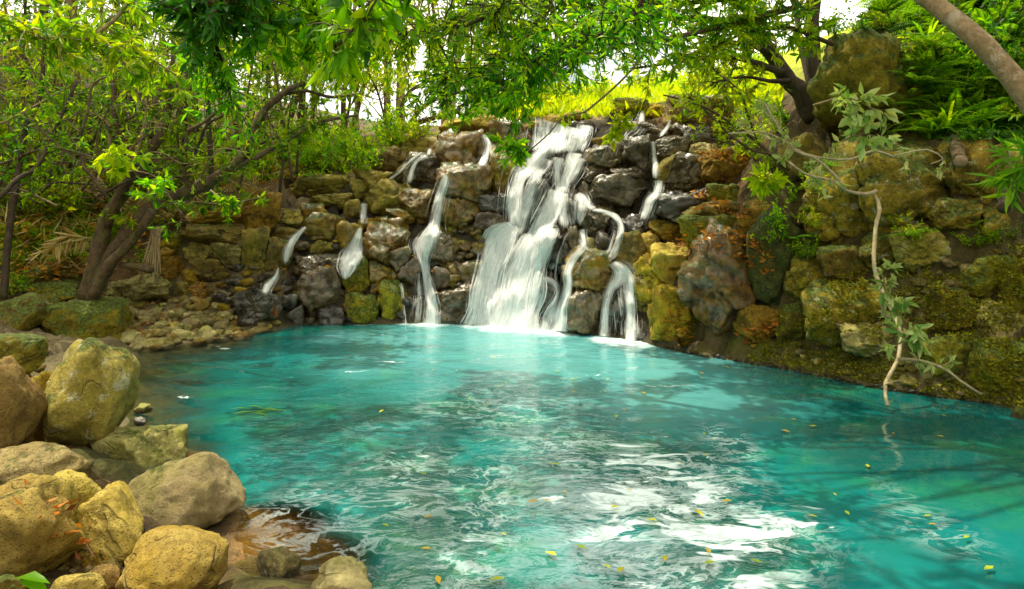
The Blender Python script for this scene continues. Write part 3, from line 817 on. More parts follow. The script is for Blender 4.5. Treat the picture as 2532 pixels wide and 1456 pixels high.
# --- many small stones: real copies of a few shapes
def variants(k, mats, ang, seed):
    out = []
    for i in range(k):
        V, Fc = rock_shape(seed + i, 3, ang, 1, .85 + .2 * (i % 3) / 2, .62 + .12 * (i % 4) / 3)
        for mt in mats: out.append((V, Fc, {mt: mesh_np('stone', V, [Fc], RM[mt])}, mt))
    return out
def scatter(name, cat, label, group, vs, pts, rng, sink=.3, flat=1.0):
    for (x, y, px) in pts:
        if 1e9 and name == 'wedged_stone' and any(math.hypot(x - a, (y - b)) < c for a, b, c in KEEP): continue
        p = hit(x, y)
        if p is None: continue
        V, Fc, mm, mt = vs[rng.integers(len(vs))]
        r = px * p[1] / F
        o = obj(name, mm[mt], None, p + np.array([0, 0, r * (.62 - sink) * .6]))
        o.scale = (r, r * rng.uniform(.8, 1.2), r * rng.uniform(.8, 1.1) * flat); o.rotation_euler = (rng.uniform(-.3, .3), rng.uniform(-.3, .3), rng.uniform(0, 6.28))
        tag(o, label, cat, group)
KEEP = [(x * .4244 + 618, y * .4244 + 247, r) for x, y, r in [(1140, 470, 22), (1105, 560, 26), (1075, 680, 28), (1050, 760, 36), (1000, 820, 40), (985, 880, 36), (1005, 960, 28), (1030, 1040, 28), (1050, 1120, 32), (1050, 1200, 40), (1040, 1280, 50), (1340, 1300, 60), (1350, 1200, 60), (1390, 1050, 60), (1440, 900, 60), (600, 880, 40), (570, 980, 30)]]
def in_poly(x, y, P):
    c = False
    for i in range(len(P)):
        (ax, ay), (bx, by) = P[i - 1], P[i]
        if (ay > y) != (by > y) and x < (bx - ax) * (y - ay) / (by - ay) + ax: c = not c
    return c
def poly_pts(P, n, rng, size, near_big=True):
    xs = [p[0] for p in P]; ys = [p[1] for p in P]; out = []
    while len(out) < n:
        x, y = rng.uniform(min(xs), max(xs)), rng.uniform(min(ys), max(ys))
        if in_poly(x, y, P): out.append((x, y, size(y)))
    return out
rng = np.random.default_rng(7)
vs = variants(7, ['t', 'p', 'p', 'g', 'o'], .3, 900)
beach = [(300, 748), (430, 735), (520, 742), (600, 790), (700, 800), (640, 838), (510, 852), (380, 868), (325, 872), (300, 810)]
scatter('cobble', 'cobble', 'tan or grey cobble on the pebble shore below the leaning tree', 'cobbles on the pebble shore', vs,
        poly_pts(beach, 250, rng, lambda y: (7 + (y - 735) * .065) * rng.lognormal(0, .38)), rng)
vsw = variants(5, ['w', 'k', 'b'], .6, 940)
lower = [(640, 640), (1000, 520), (1150, 560), (1230, 640), (1210, 800), (900, 805), (740, 805), (690, 760)]
scatter('wedged_stone', 'stone', 'small wet stone wedged between the boulders of the falls', 'small wet stones between the falls boulders', vsw,
        poly_pts(lower, 110, rng, lambda y: rng.uniform(8, 20)), rng, sink=.1)
vsm = variants(4, ['f', 'w', 'm'], .65, 960)
scatter('wedged_stone', 'stone', 'small dark stone at the foot of the leftmost cascade', 'dark stones at the foot of the leftmost cascade', vsw,
        poly_pts([(505, 690), (640, 640), (720, 775), (560, 775)], 46, rng, lambda y: rng.uniform(7, 19)), rng, sink=.1)
scatter('stacked_stone', 'stone', 'mossy broken stone in the steep stack between second fall and main fall', 'broken stones stacked between the two larger falls', vsm,
        poly_pts([(1080, 560), (1190, 560), (1190, 690), (1100, 720), (1070, 660)], 40, rng, lambda y: rng.uniform(11, 20)), rng, sink=.1)
vsr = variants(5, ['r', 't', 'm', 'l'], .4, 980)
scatter('bank_stone', 'stone', 'knobbly stone bedded in the mossy right bank', 'stones bedded in the mossy right bank', vsr,
        poly_pts([(1950, 780), (2200, 720), (2531, 560), (2531, 960), (2430, 985), (2190, 950), (1900, 880)], 110, rng, lambda y: rng.uniform(7, 20)), rng, sink=.25)
nearv = variants(5, ['o', 'b', 't'], .45, 930)
scatter('shore_stone', 'stone', 'small brown stone packed between the foreground boulders', 'small stones between the foreground boulders', nearv,
        poly_pts([(60, 1140), (230, 1150), (300, 1290), (380, 1330), (330, 1456), (150, 1456), (150, 1380), (190, 1300), (60, 1200)], 70, rng, lambda y: rng.uniform(9, 26)) + poly_pts([(-20, 830), (110, 850), (110, 920), (20, 930)], 14, rng, lambda y: rng.uniform(10, 20)) + poly_pts([(0, 700), (210, 690), (310, 760), (120, 800), (0, 740)], 40, rng, lambda y: rng.uniform(6, 16)), rng, sink=.1)
scatter('edge_stone', 'stone', 'small dark stone along the right waterline', 'dark stones along the right waterline', variants(3, ['n', 'k'], .4, 990),
        [(x, np.interp(x, [1640, 1900, 2190, 2450], [864, 905, 965, 1002]) + rng.uniform(-6, 3), rng.uniform(4, 9)) for x in np.linspace(1620, 2450, 60)], rng, sink=.1)
# ------------------------------------------------------------------ falling water
RV = np.concatenate(ROCK_V); bvh_r = BVHTree.FromPolygons(RV.tolist(), tf.tolist() + np.concatenate(ROCK_F).tolist())

m, nt = NT('white_water'); g = G(nt)
ax_, al_, u_ = g.sep(g.attr('flow', 'Vector'))
den = g.attr('dens')
warp = g.noise(g.comb(ax_, al_, 0.0), 2.2, 3, .5)
cx_ = g.math('MULTIPLY_ADD', g.math('SUBTRACT', warp, .5), .10, ax_)
s1 = g.noise(g.comb(g.math('MULTIPLY', cx_, 12.0), g.math('MULTIPLY', al_, .55), 1.0), 1.0, 4, .6)
s2 = g.noise(g.comb(g.math('MULTIPLY', cx_, 46.0), g.math('MULTIPLY', al_, 1.1), 5.0), 1.0, 3, .6)
s3 = g.noise(g.comb(g.math('MULTIPLY', cx_, 3.2), g.math('MULTIPLY', al_, 1.5), 9.0), 1.0, 4, .6)
st = g.math('ADD', g.math('MULTIPLY', s1, .48), g.math('ADD', g.math('MULTIPLY', s2, .30), g.math('MULTIPLY', s3, .42)))
au = g.math('ABSOLUTE', u_)
edge = g.math('SUBTRACT', 1.0, g.math('POWER', au, 1.5))
th = g.math('MULTIPLY', den, edge)
a = g.math('MULTIPLY_ADD', g.math('SUBTRACT', st, .60), 3.9, g.math('MULTIPLY_ADD', th, 2.25, -.60))
a = g.math('MULTIPLY', g.math('MINIMUM', g.math('MAXIMUM', a, 0.0), .97), g.step(edge, .0, .45))
dif = g.n('ShaderNodeBsdfDiffuse'); g.put(dif.inputs[0], g.mix(g.step(s2, .35, .65), (.88, .93, .95), (.98, .98, .98)))
g.put(dif.inputs['Normal'], g.bump(g.math('ADD', s1, s2), .3, .03))
trl = g.n('ShaderNodeBsdfTranslucent'); g.put(trl.inputs[0], (.98, .99, .99))
tra = g.n('ShaderNodeBsdfTransparent')
g.out(g.mixs(a, tra.outputs[0], g.mixs(.3, dif.outputs[0], trl.outputs[0])))
WATERFALL = m

def stream_mesh(zone, pts, dens=.9, off=.05, seed=0, n=None, fade0=.06, fade1=None, ws=1.0):
    s, ox, oy = ZN[zone]
    if fade1 is None: fade1 = 0 if pts[-1][1] * s + oy > 780 else .22
    P = np.array([(x * s + ox, y * s + oy, 0) for x, y, h in pts]); Hh = np.array([h * s * ws for *_, h in pts])
    Q, R = smooth_path(P, Hh, 5.0)
    n = n or int(np.clip(R.max() / 1.6, 6, 30))
    T = unit(np.gradient(Q, axis=0)); perp = np.stack([T[:, 1], -T[:, 0], 0 * T[:, 0]], 1); perp[perp[:, 0] < 0] *= -1
    perp = unit(perp + np.array([.8, 0, 0]))
    u = np.linspace(-1, 1, n)
    k_ = np.arange(len(Q)) * .09; o_ = np.ones_like(k_)
    sl_ = 1 + .18 * vn(np.stack([k_, o_ * seed * 1.3, o_], 1), 61); sr_ = 1 + .18 * vn(np.stack([k_, o_ * seed * 2.7, o_ * 5], 1), 62)
    Rw = R[:, None] * np.where(u[None, :] < 0, sl_[:, None], sr_[:, None])
    PX = Q[:, None, 0] + perp[:, None, 0] * Rw * u; PY = Q[:, None, 1] + perp[:, None, 1] * Rw * u
    Yh = np.zeros_like(PX)
    for i in range(PX.shape[0]):
        for j in range(n):
            h = hit(PX[i, j], PY[i, j], bvh_r)
            Yh[i, j] = h[1] if h is not None else np.nan
    if np.isnan(Yh).any(): Yh = np.where(np.isnan(Yh), np.nanmedian(Yh), Yh)
    mn = Yh.copy()
    for k in range(1, 4):
        mn[k:] = np.minimum(mn[k:], Yh[:-k] + .02 * k); mn[:-k] = np.minimum(mn[:-k], Yh[k:] + .10 * k)
    mn[:, 1:-1] = np.minimum(mn[:, 1:-1], np.minimum(mn[:, :-2], mn[:, 2:]) + .05)
    Ys = mn
    for k in range(7):
        pad = np.pad(Ys, ((1, 1), (1, 1)), 'edge')
        Ys = np.minimum((pad[:-2, 1:-1] + pad[2:, 1:-1] + pad[1:-1, 1:-1] * 2 + pad[1:-1, :-2] * .5 + pad[1:-1, 2:] * .5) / 5, Yh + .02)
    rgh = vn(np.stack([PX.ravel() * .09, PY.ravel() * .022, np.full(PX.size, seed * 3.3)], 1), seed).reshape(PX.shape)
    Yw = Ys - off - .05 * (1 - u[None, :] ** 2) - .035 * rgh
    V = np.stack([(PX - CX) / F * Yw, Yw, CH - (PY - HY) / F * Yw], -1)
    V[..., 2] = np.maximum(V[..., 2], -.05)
    seglen = np.concatenate([[0], np.cumsum(np.linalg.norm(np.diff(V[:, n // 2], axis=0), axis=1))])
    wid = (R * Yw[:, n // 2] / F)
    flow = np.stack([u[None, :] * wid.mean() + 0 * PX + seed * 7.7, seglen[:, None] + 0 * PX, u[None, :] + 0 * PX], -1)
    L = seglen[-1]; dn = dens * np.ones_like(PX)
    if fade0: dn = dn * sstep(-.25 * fade0, fade0, seglen)[:, None]
    if fade1: dn = dn * sstep(-.1, fade1, L - seglen)[:, None]
    def grid(r, c, o):
        i = np.arange(r - 1)[:, None] * c; j = np.arange(c - 1)[None, :]
        return np.stack([i + j, i + j + 1, i + c + j + 1, i + c + j], -1).reshape(-1, 4) + o
    Vs, Fs, Fl, Dn = [V.reshape(-1, 3)], [grid(*PX.shape, 0)], [flow.reshape(-1, 3)], [dn.ravel() * .84]
    off_ = PX.size; rg = np.random.default_rng(seed * 31 + len(pts)); rows = PX.shape[0]
    # loose strands riding on the sheet
    ns = int(np.clip(R.max() * .62, 7, 52) * (.35 + dens * .75) * (.45 if R.mean() < 13 else 1))
    for k in range(ns):
        u0 = np.clip(rg.normal(0, .45), -.8, .8); w = rg.uniform(.02, .085) * np.clip(14 / R.mean(), .6, 2.2); i0 = int(rg.uniform(-.25, .55) * rows); i1 = int(i0 + rg.uniform(.35, 1.0) * rows); i0, i1 = max(i0, 0), min(i1, rows)
        if i1 - i0 < 4: continue
        ii = np.arange(i0, i1); tt = (ii - i0) / (i1 - i0 - 1)
        drift = (.06 + .5 / max(R.mean(), 5)) * vn(np.stack([ii * .06, np.full(len(ii), k * 1.7), np.full(len(ii), seed * 2.1)], 1), 5)
        cols = np.linspace(-1, 1, 4); uu = np.clip(u0 + drift[:, None] + w * cols * (.6 + .8 * tt[:, None]), -1.08, 1.08)
        fi = (uu + 1) / 2 * (n - 1); a0 = np.clip(np.floor(fi).astype(int), 0, n - 2); f_ = fi - a0
        G_ = V[ii[:, None], a0] * (1 - f_[..., None]) + V[ii[:, None], a0 + 1] * f_[..., None]
        G_ = G_ * (1 - rg.uniform(.0005, .0035)) + np.array([0, 0, CH]) * 0
        Vs.append(G_.reshape(-1, 3)); Fs.append(grid(len(ii), 4, off_)); off_ += G_.shape[0] * 4
        sl = seglen[ii] + rg.uniform(0, 50)
        Fl.append(np.stack([cols[None, :] * w * wid.mean() * 2 + 0 * uu + seed * 3.1 + k * .9, sl[:, None] + 0 * uu, cols[None, :] + 0 * uu], -1).reshape(-1, 3))
        Dn.append(((rg.uniform(.42, .85) * (.4 + .6 * dens)) * (np.sin(np.pi * np.clip(tt, .02, .98)) ** .35)[:, None] * np.ones(4)).ravel() * (dn[ii].mean(1) / max(dens, .1)).repeat(4))
    return np.concatenate(Vs), np.concatenate(Fs), np.concatenate(Fl), np.concatenate(Dn)

def waterfall(label, sheets, name='waterfall', cat='waterfall', ws=1.0):
    base = None; root = None
    wide = [(z, [(x, y, h * 1.75 + 4 / ZN[z][0]) for x, y, h in p], dict(kw, dens=min(.5, kw.get('dens', .9) * .5), off=.02)) for z, p, kw in sheets if max(h for *_, h in p) * ZN[z][0] < 26]
    sheets = wide + list(sheets)
    data = [stream_mesh(z, p, seed=i + len(label), ws=ws, **kw) for i, (z, p, kw) in enumerate(sheets)]
    o0 = data[0][0][-1]
    if len(data) == 1:
        V, f, fl, dn = data[0]
        return tag(obj(name, mesh_np(name, V - o0, [f], WATERFALL, True, {'flow': fl, 'dens': dn}), None, o0), label, cat)
    root = tag(empty(name, o0), label, cat)
    for V, f, fl, dn in data:
        obj('water_sheet', mesh_np('water_sheet', V - o0, [f], WATERFALL, True, {'flow': fl, 'dens': dn}), root)
    return root

waterfall('leftmost thin cascade sliding past dark rocks into the shadow', [
 ('B', [(330, 735, 10), (268, 795, 25), (225, 870, 32), (205, 955, 24)], dict(dens=.95, off=.12, fade1=.12)),
 ('B', [(168, 970, 8), (150, 1030, 20), (108, 1080, 28), (88, 1140, 26)], dict(dens=.9, off=.12, fade1=.15))])
waterfall('fan shaped cascade spreading below a narrow curtain, left of the mossy block', [
 ('B', [(662, 595, 26), (660, 660, 28), (657, 735, 27)], dict(dens=.8, off=.12)),
 ('B', [(645, 738, 14), (622, 820, 42), (588, 900, 80), (566, 980, 72), (555, 1045, 22)], dict(dens=.98, off=.14, fade1=.08))])
waterfall('small top cascade falling over the dark wet round boulder', [
 ('B', [(1052, 278, 16), (1040, 325, 22)], dict(dens=.85)),
 ('B', [(1040, 325, 26), (975, 355, 18), (945, 410, 24), (925, 490, 38)], dict(dens=.85, off=.1, fade1=.2)),
 ('B', [(1010, 300, 8), (935, 355, 14), (870, 420, 22), (800, 475, 30)], dict(dens=.6, off=.09, fade1=.3))])
waterfall('second largest fall, a narrow white chute left of the brown rubble', ws=1.12, sheets=[
 ('B', [(1135, 425, 6), (1138, 470, 26), (1108, 560, 32), (1082, 680, 38), (1060, 790, 50)], dict(dens=.98)),
 ('B', [(1075, 740, 42), (1040, 800, 62), (1016, 870, 58), (1014, 940, 40), (1024, 1010, 36), (1042, 1100, 44), (1060, 1200, 56), (1060, 1320, 66)], dict(dens=.98)),
 ('B', [(1000, 790, 50), (975, 850, 48), (965, 920, 24)], dict(dens=.6, fade1=.3)),
 ('B', [(985, 1000, 12), (985, 1100, 22), (985, 1200, 30), (975, 1315, 34)], dict(dens=.52))])
waterfall('short chute dropping beside the ochre block below the crest', [
 ('B', [(1360, 195, 14), (1385, 255, 27), (1372, 325, 28), (1345, 385, 36)], dict(dens=1.0, fade1=.15))])
waterfall('tiny trickle beside the mossy brown boulder at the waterline', [
 ('B', [(880, 1060, 5), (893, 1130, 7), (900, 1220, 6), (908, 1305, 9)], dict(dens=.72))])
waterfall('main white waterfall tumbling in broad steps down the middle', [
 ('B', [(1835, 138, 190), (1815, 180, 165), (1800, 240, 150), (1790, 320, 130)], dict(dens=.86, n=30)),
 ('B', [(1720, 250, 40), (1690, 320, 50), (1610, 400, 58), (1565, 470, 52), (1545, 600, 48), (1540, 750, 52)], dict(dens=1.0)),
 ('B', [(1740, 340, 50), (1690, 420, 44), (1640, 500, 40), (1600, 600, 40), (1580, 720, 34)], dict(dens=.7)),
 ('B', [(1800, 330, 45), (1792, 420, 20), (1795, 530, 26)], dict(dens=.85)),
 ('B', [(1890, 300, 60), (1862, 400, 46), (1825, 480, 38), (1795, 560, 56)], dict(dens=.92)),
 ('B', [(1920, 330, 40), (1900, 420, 36), (1860, 510, 30)], dict(dens=.55, fade1=.2)),
 ('B', [(1800, 525, 70), (1755, 620, 72), (1705, 720, 68), (1660, 850, 72)], dict(dens=1.0)),
 ('B', [(1800, 540, 60), (1815, 620, 42), (1835, 700, 36), (1840, 755, 40)], dict(dens=.9)),
 ('B', [(1895, 540, 30), (1925, 570, 42), (1925, 640, 52), (1910, 740, 20)], dict(dens=.62)),
 ('B', [(1900, 545, 24), (1955, 590, 30), (2000, 645, 28)], dict(dens=.85)),
 ('B', [(1545, 725, 50), (1475, 790, 100), (1440, 900, 108), (1400, 1050, 104), (1365, 1200, 112), (1340, 1330, 118)], dict(dens=1.0)),
 ('B', [(1660, 780, 75), (1610, 900, 112), (1565, 1050, 128), (1535, 1200, 138), (1520, 1335, 150)], dict(dens=.98)),
 ('B', [(1770, 740, 46), (1725, 850, 52), (1680, 960, 64), (1640, 1100, 84), (1600, 1220, 100), (1580, 1345, 110)], dict(dens=.95)),
 ('B', [(1700, 1030, 30), (1775, 1070, 32), (1790, 1130, 26), (1745, 1230, 50), (1700, 1350, 70)], dict(dens=.66)),
 ('B', [(1860, 760, 14), (1800, 900, 10), (1780, 1010, 12), (1790, 1090, 14)], dict(dens=.45)),
 ('B', [(1935, 745, 20), (1938, 850, 22), (1885, 920, 26), (1852, 1000, 26), (1850, 1100, 30), (1810, 1210, 38), (1790, 1345, 56)], dict(dens=.86)),
 ('B', [(1700, 150, 60), (1690, 220, 60), (1680, 300, 60)], dict(dens=.7)),
 ('B', [(1960, 140, 60), (1940, 210, 70), (1900, 300, 70)], dict(dens=.75)),
 ('B', [(1420, 800, 50), (1370, 950, 50), (1330, 1100, 56), (1300, 1330, 70)], dict(dens=.62)),
 ('B', [(1640, 560, 40), (1600, 680, 46), (1560, 800, 60)], dict(dens=.6))], ws=1.22)
waterfall('right cascade bending over ledges and ending in a two legged fall', [
 ('B', [(1990, 640, 16), (2060, 650, 18), (2130, 680, 24), (2160, 730, 24), (2150, 800, 28), (2125, 880, 32), (2090, 945, 36)], dict(dens=.84)),
 ('B', [(2110, 940, 40), (2165, 985, 50), (2200, 1030, 50), (2210, 1100, 42), (2222, 1250, 40), (2215, 1400, 44)], dict(dens=1.0)),
 ('B', [(2150, 985, 50), (2150, 1040, 56), (2100, 1100, 30), (2072, 1200, 26), (2062, 1375, 44)], dict(dens=.88)),
 ('B', [(2140, 1060, 40), (2150, 1150, 40), (2160, 1250, 44), (2165, 1370, 50)], dict(dens=.36)),
 ('B', [(2250, 1030, 12), (2290, 1090, 16), (2300, 1180, 18)], dict(dens=.42, fade1=.25))])
waterfall('thin straight top right cascade, then a stepped veil below it', [
 ('C', [(325, 272, 9), (330, 340, 10), (336, 440, 20)], dict(dens=1.0)),
 ('C', [(352, 432, 34), (345, 480, 28), (312, 530, 30), (285, 610, 32)], dict(dens=.72, fade1=.2))])
waterfall('little rill on the right crest above the dark streaked rock', [
 ('C', [(285, 145, 14), (278, 180, 22), (272, 208, 26)], dict(dens=.72)),
 ('C', [(400, 180, 8), (388, 215, 12), (350, 262, 16)], dict(dens=.55))])
waterfall('thin film of water on the green tinted sloping rock', [
 ('B', [(2130, 250, 30), (2110, 310, 30), (2080, 380, 30)], dict(dens=.42, fade1=.2)),
 ('C', [(270, 205, 46), (240, 240, 50), (215, 275, 40)], dict(dens=.36, fade1=.1))])

# ------------------------------------------------------------------ the pool
wx = np.arange(-9.5, 9.5, .09); wy = np.arange(-1.0, 16.6, .09)
wX, wY = np.meshgrid(wx, wy); x_, y_ = wX.ravel(), wY.ravel()
gz = ground_z(x_, y_)
dS, ia, tb = shore_query(x_, y_)
shallow = sstep(-.75, .0, gz) * sstep(-1.5, -2.2, x_ + .35 * (y_ - 4)) * .8      # clear brown water along the left shore
shallow = np.maximum(shallow, sstep(.8, .3, np.hypot((x_ + 1.95) / 1.1, y_ - 5.1)))
shallow = np.maximum(shallow, .9 * sstep(.75, .35, np.hypot((x_ + 1.55) / 1.15, y_ - 4.6)))
# foam where the falls land
def near_pts(pts, rad):
    d = np.full(x_.shape, 9.0)
    for (px_, py_, r) in pts: d = np.minimum(d, np.hypot(x_ - px_, (y_ - py_) * .8) / r)
    return sstep(1.0, .1, d / rad)
def wp(x, y): 
    Y = CH * F / (y - HY); return ((x - CX) / F * Y, Y)
land_ = [(*wp(x, y), r) for x, y, r in [(1068, 800, .9), (1040, 801, .6), (1190, 802, 1.0), (1240, 806, 1.2), (1290, 810, 1.2), (1340, 815, 1.1), (1390, 822, .8), (1500, 842, .7), (1555, 848, 1.0), (1000, 800, .4), (900, 800, .4)]]
foam = near_pts(land_, 1.0)
froth_refl = np.maximum(near_pts([(a, b - 1.6, r * 2.6) for a, b, r in land_], 1.0), .8 * near_pts([(a * .95, b - 3.4, r * 2.4) for a, b, r in land_ if r > .6], 1.0))  # pale aerated water, drawn out to paint in the reflection of the falls
patch = np.zeros_like(x_)  # white sky reflections painted as blobs on the water
# drifting foam swirls, also painted in for white sky reflections on the pool
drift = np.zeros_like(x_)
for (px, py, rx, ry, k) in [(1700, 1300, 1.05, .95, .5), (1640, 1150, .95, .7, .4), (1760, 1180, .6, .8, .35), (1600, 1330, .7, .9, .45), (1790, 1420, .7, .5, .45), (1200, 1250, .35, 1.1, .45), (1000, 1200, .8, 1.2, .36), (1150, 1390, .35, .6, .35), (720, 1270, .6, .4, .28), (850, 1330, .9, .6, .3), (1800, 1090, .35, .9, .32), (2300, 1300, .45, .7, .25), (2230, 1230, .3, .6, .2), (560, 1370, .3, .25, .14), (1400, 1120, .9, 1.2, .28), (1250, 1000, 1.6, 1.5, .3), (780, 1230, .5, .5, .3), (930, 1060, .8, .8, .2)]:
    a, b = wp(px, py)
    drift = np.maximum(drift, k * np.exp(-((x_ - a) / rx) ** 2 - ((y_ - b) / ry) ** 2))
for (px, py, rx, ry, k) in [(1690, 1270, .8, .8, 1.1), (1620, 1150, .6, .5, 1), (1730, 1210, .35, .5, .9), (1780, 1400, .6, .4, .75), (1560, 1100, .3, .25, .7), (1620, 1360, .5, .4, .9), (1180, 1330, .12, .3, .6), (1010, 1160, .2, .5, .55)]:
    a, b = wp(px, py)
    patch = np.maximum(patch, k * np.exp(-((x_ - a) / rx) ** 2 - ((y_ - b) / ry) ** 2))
i = np.arange(len(wy) - 1)[:, None] * len(wx); j = np.arange(len(wx) - 1)[None, :]
wf = np.stack([i + j, i + j + 1, i + len(wx) + j + 1, i + len(wx) + j], -1).reshape(-1, 4)
keep = (gz[wf].min(1) < .12); wf = wf[keep]
P3 = np.stack([x_, y_, 0 * x_], 1)
wz = .012 * fbm(P3 * np.array([1.3, 2.2, 1]), 3, 77) + .02 * foam * np.abs(fbm(P3 * 5, 2, 78))

m, nt = NT('pool_water'); g = G(nt)
co = g.n('ShaderNodeNewGeometry').outputs['Position']
X_, Y_, Z_ = g.sep(co)
sh, fo, fr, dr_ = g.attr('shallow'), g.attr('foam'), g.attr('froth_refl'), g.attr('drift')
flat = g.comb(g.math('MULTIPLY', X_, .8), g.math('MULTIPLY', Y_, 1.25), 0.0)
w1 = g.noise(flat, 1.5, 3, .5, .6); w2 = g.noise(flat, 5.5, 3, .55, .8); w3 = g.noise(flat, 17, 3, .6, .4)
calm = g.math('MULTIPLY', g.step(X_, 3.2, 1.2), g.step(sh, .7, .15))
h = g.math('ADD', g.math('MULTIPLY', w1, g.math('MULTIPLY_ADD', calm, .7, .3)), g.math('ADD', g.math('MULTIPLY', w2, g.math('MULTIPLY_ADD', calm, .30, .05)), g.math('MULTIPLY', w3, g.math('MULTIPLY_ADD', calm, .05, .01))))
h = g.math('MULTIPLY', h, g.math('MULTIPLY_ADD', g.step(sh, .25, .75), -.86, 1.0))
nrm = g.bump(h, .24, .15)
big = g.noise(co, .55, 3, .55, .5)
teal = g.mix(g.step(big, .35, .65), (.003, .10, .092), (.005, .20, .195))
green = g.math('MULTIPLY', g.step(g.noise(co, .8, 4, .6), .5, .68), .55)
deep_refl = g.math('MULTIPLY', g.step(X_, 1.5, 4.6), g.step(Y_, 4.5, 6.5))
teal = g.mix(g.math('MULTIPLY', deep_refl, .75), teal, (.003, .085, .082))  # right side painted darker for depth and the reflected dark forest
teal = g.mix(green, teal, (.018, .22, .10))
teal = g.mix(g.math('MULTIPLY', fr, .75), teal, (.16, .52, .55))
body = g.pbsdf(teal, .035, .5, nrm, ior=1.95)
clear = g.n('ShaderNodeBsdfTransparent'); g.put(clear.inputs[0], (.80, .74, .50))
gl = g.n('ShaderNodeBsdfGlossy'); g.put(gl.inputs['Roughness'], .045); g.put(gl.inputs['Normal'], nrm)
fres = g.n('ShaderNodeFresnel'); fres.inputs['IOR'].default_value = 1.4; g.put(fres.inputs['Normal'], nrm)
see = g.mixs(g.math('MULTIPLY', fres.outputs[0], .4), clear.outputs[0], gl.outputs[0])
shf = g.step(g.math('ADD', sh, g.math('MULTIPLY', g.math('SUBTRACT', w2, .5), .2)), .15, 1.0)
base = g.mixs(shf, body, see)
# curled foam lines, painted sky reflection blobs, solid foam where the falls land
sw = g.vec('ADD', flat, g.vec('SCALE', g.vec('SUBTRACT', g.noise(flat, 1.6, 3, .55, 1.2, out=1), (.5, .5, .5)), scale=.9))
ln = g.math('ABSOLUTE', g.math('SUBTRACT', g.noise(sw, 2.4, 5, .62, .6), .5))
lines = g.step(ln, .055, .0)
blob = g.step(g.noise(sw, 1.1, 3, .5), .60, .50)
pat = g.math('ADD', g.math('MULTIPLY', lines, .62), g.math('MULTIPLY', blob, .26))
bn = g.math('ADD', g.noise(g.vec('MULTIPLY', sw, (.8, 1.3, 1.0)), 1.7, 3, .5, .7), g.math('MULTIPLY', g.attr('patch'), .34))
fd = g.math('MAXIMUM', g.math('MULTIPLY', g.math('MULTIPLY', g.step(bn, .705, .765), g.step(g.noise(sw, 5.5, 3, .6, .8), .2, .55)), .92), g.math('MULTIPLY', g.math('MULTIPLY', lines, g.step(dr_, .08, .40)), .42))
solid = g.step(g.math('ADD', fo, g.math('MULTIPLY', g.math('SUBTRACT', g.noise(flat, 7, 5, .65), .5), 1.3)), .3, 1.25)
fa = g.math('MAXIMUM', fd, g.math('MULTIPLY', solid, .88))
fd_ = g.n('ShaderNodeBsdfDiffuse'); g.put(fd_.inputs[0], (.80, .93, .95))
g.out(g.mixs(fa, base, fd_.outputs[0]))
pool = tag(obj('pool_water', mesh_np('pool_water', np.stack([x_, y_, wz], 1), [wf], m, True, {'shallow': shallow, 'foam': foam, 'froth_refl': froth_refl, 'drift': drift, 'patch': patch})), kind='structure')
# ------------------------------------------------------------------ plants
DOWN = np.array([0, 0, -1.0])

def vpath(pts, step=.12):
    "pts: (x, y, distance, radius in frame units)"
    P = [W(x, y, Y) for x, y, Y, r in pts]; R = [r * Y / F for x, y, Y, r in pts]
    return smooth_path(P, R, step)

def limb_with_twigs(WB, LB, pts, rng, n, reach, L, per=8, tmean=.5, tvar=.25, sides=7, t0=.1, droop=.35, wr=.13, twr=.006, depth=1.0, rough=.12, up=0.0, lenv=(.6, 1.2), leafy=1.0):
    "a limb given by its path, side twigs along it and leaves on the twigs"
    P, R = vpath(pts) if len(pts[0]) == 4 else pts
    tube(WB, P, R, sides, rough, int(rng.integers(99)))
    tips, dirs = [], []
    for k in range(n):
        t = rng.uniform(t0, 1.0); i = min(int(t * (len(P) - 1)), len(P) - 2)
        ax = unit(P[i + 1] - P[i]); d = unit(rng.normal(size=3) * np.array([1, depth, .8]) + ax * .5 + np.array([0, 0, up]))
        ln = reach * rng.uniform(*lenv)
        Q, e = wiggle(P[i], d, ln, rng, 5, .5)
        tube(WB, Q, np.linspace(min(R[i] * .6, twr * 1.6), twr * .5, len(Q)), 4, 0, 0, cap=False)
        for s in (0.55, .8, 1.0):
            j = int(s * 5); 
            if rng.random() < leafy:
                tips.append(Q[j]); dirs.append(unit((Q[j] - Q[j - 1]) + rng.normal(size=3) * .02))
    if tips and LB is not None:
        sprays(LB, tips, dirs, rng, per, L, wr, reach * .35, droop, tmean, tvar)
    return P

def branch_thing(name, label, cat, limbs, bark, leaf, rng, leafpart='foliage', woodpart='limb', group=None, **kw):
    root_p = None; WB, LB = MB(), MB()
    for pts in limbs:
        k = dict(kw); 
        if isinstance(pts, tuple): pts, ex = pts; k.update(ex)
        P = limb_with_twigs(WB, LB, pts, rng, k.pop('n', 20), k.pop('reach', .5), k.pop('L', .15), **k)
        if root_p is None: root_p = P[0].copy()
    root = tag(empty(name, root_p), label, cat, group)
    WB.build(woodpart, BM[bark], root, root_p)
    if LB.n: LB.build(leafpart, LM[leaf], root, root_p)
    return root

rng = np.random.default_rng(21)
def U(pts, Y, r0, r1):
    n = len(pts); return [(x, y, Y if np.isscalar(Y) else np.interp(i / (n - 1), [0, 1], Y), r0 + (r1 - r0) * i / (n - 1)) for i, (x, y) in enumerate(pts)]

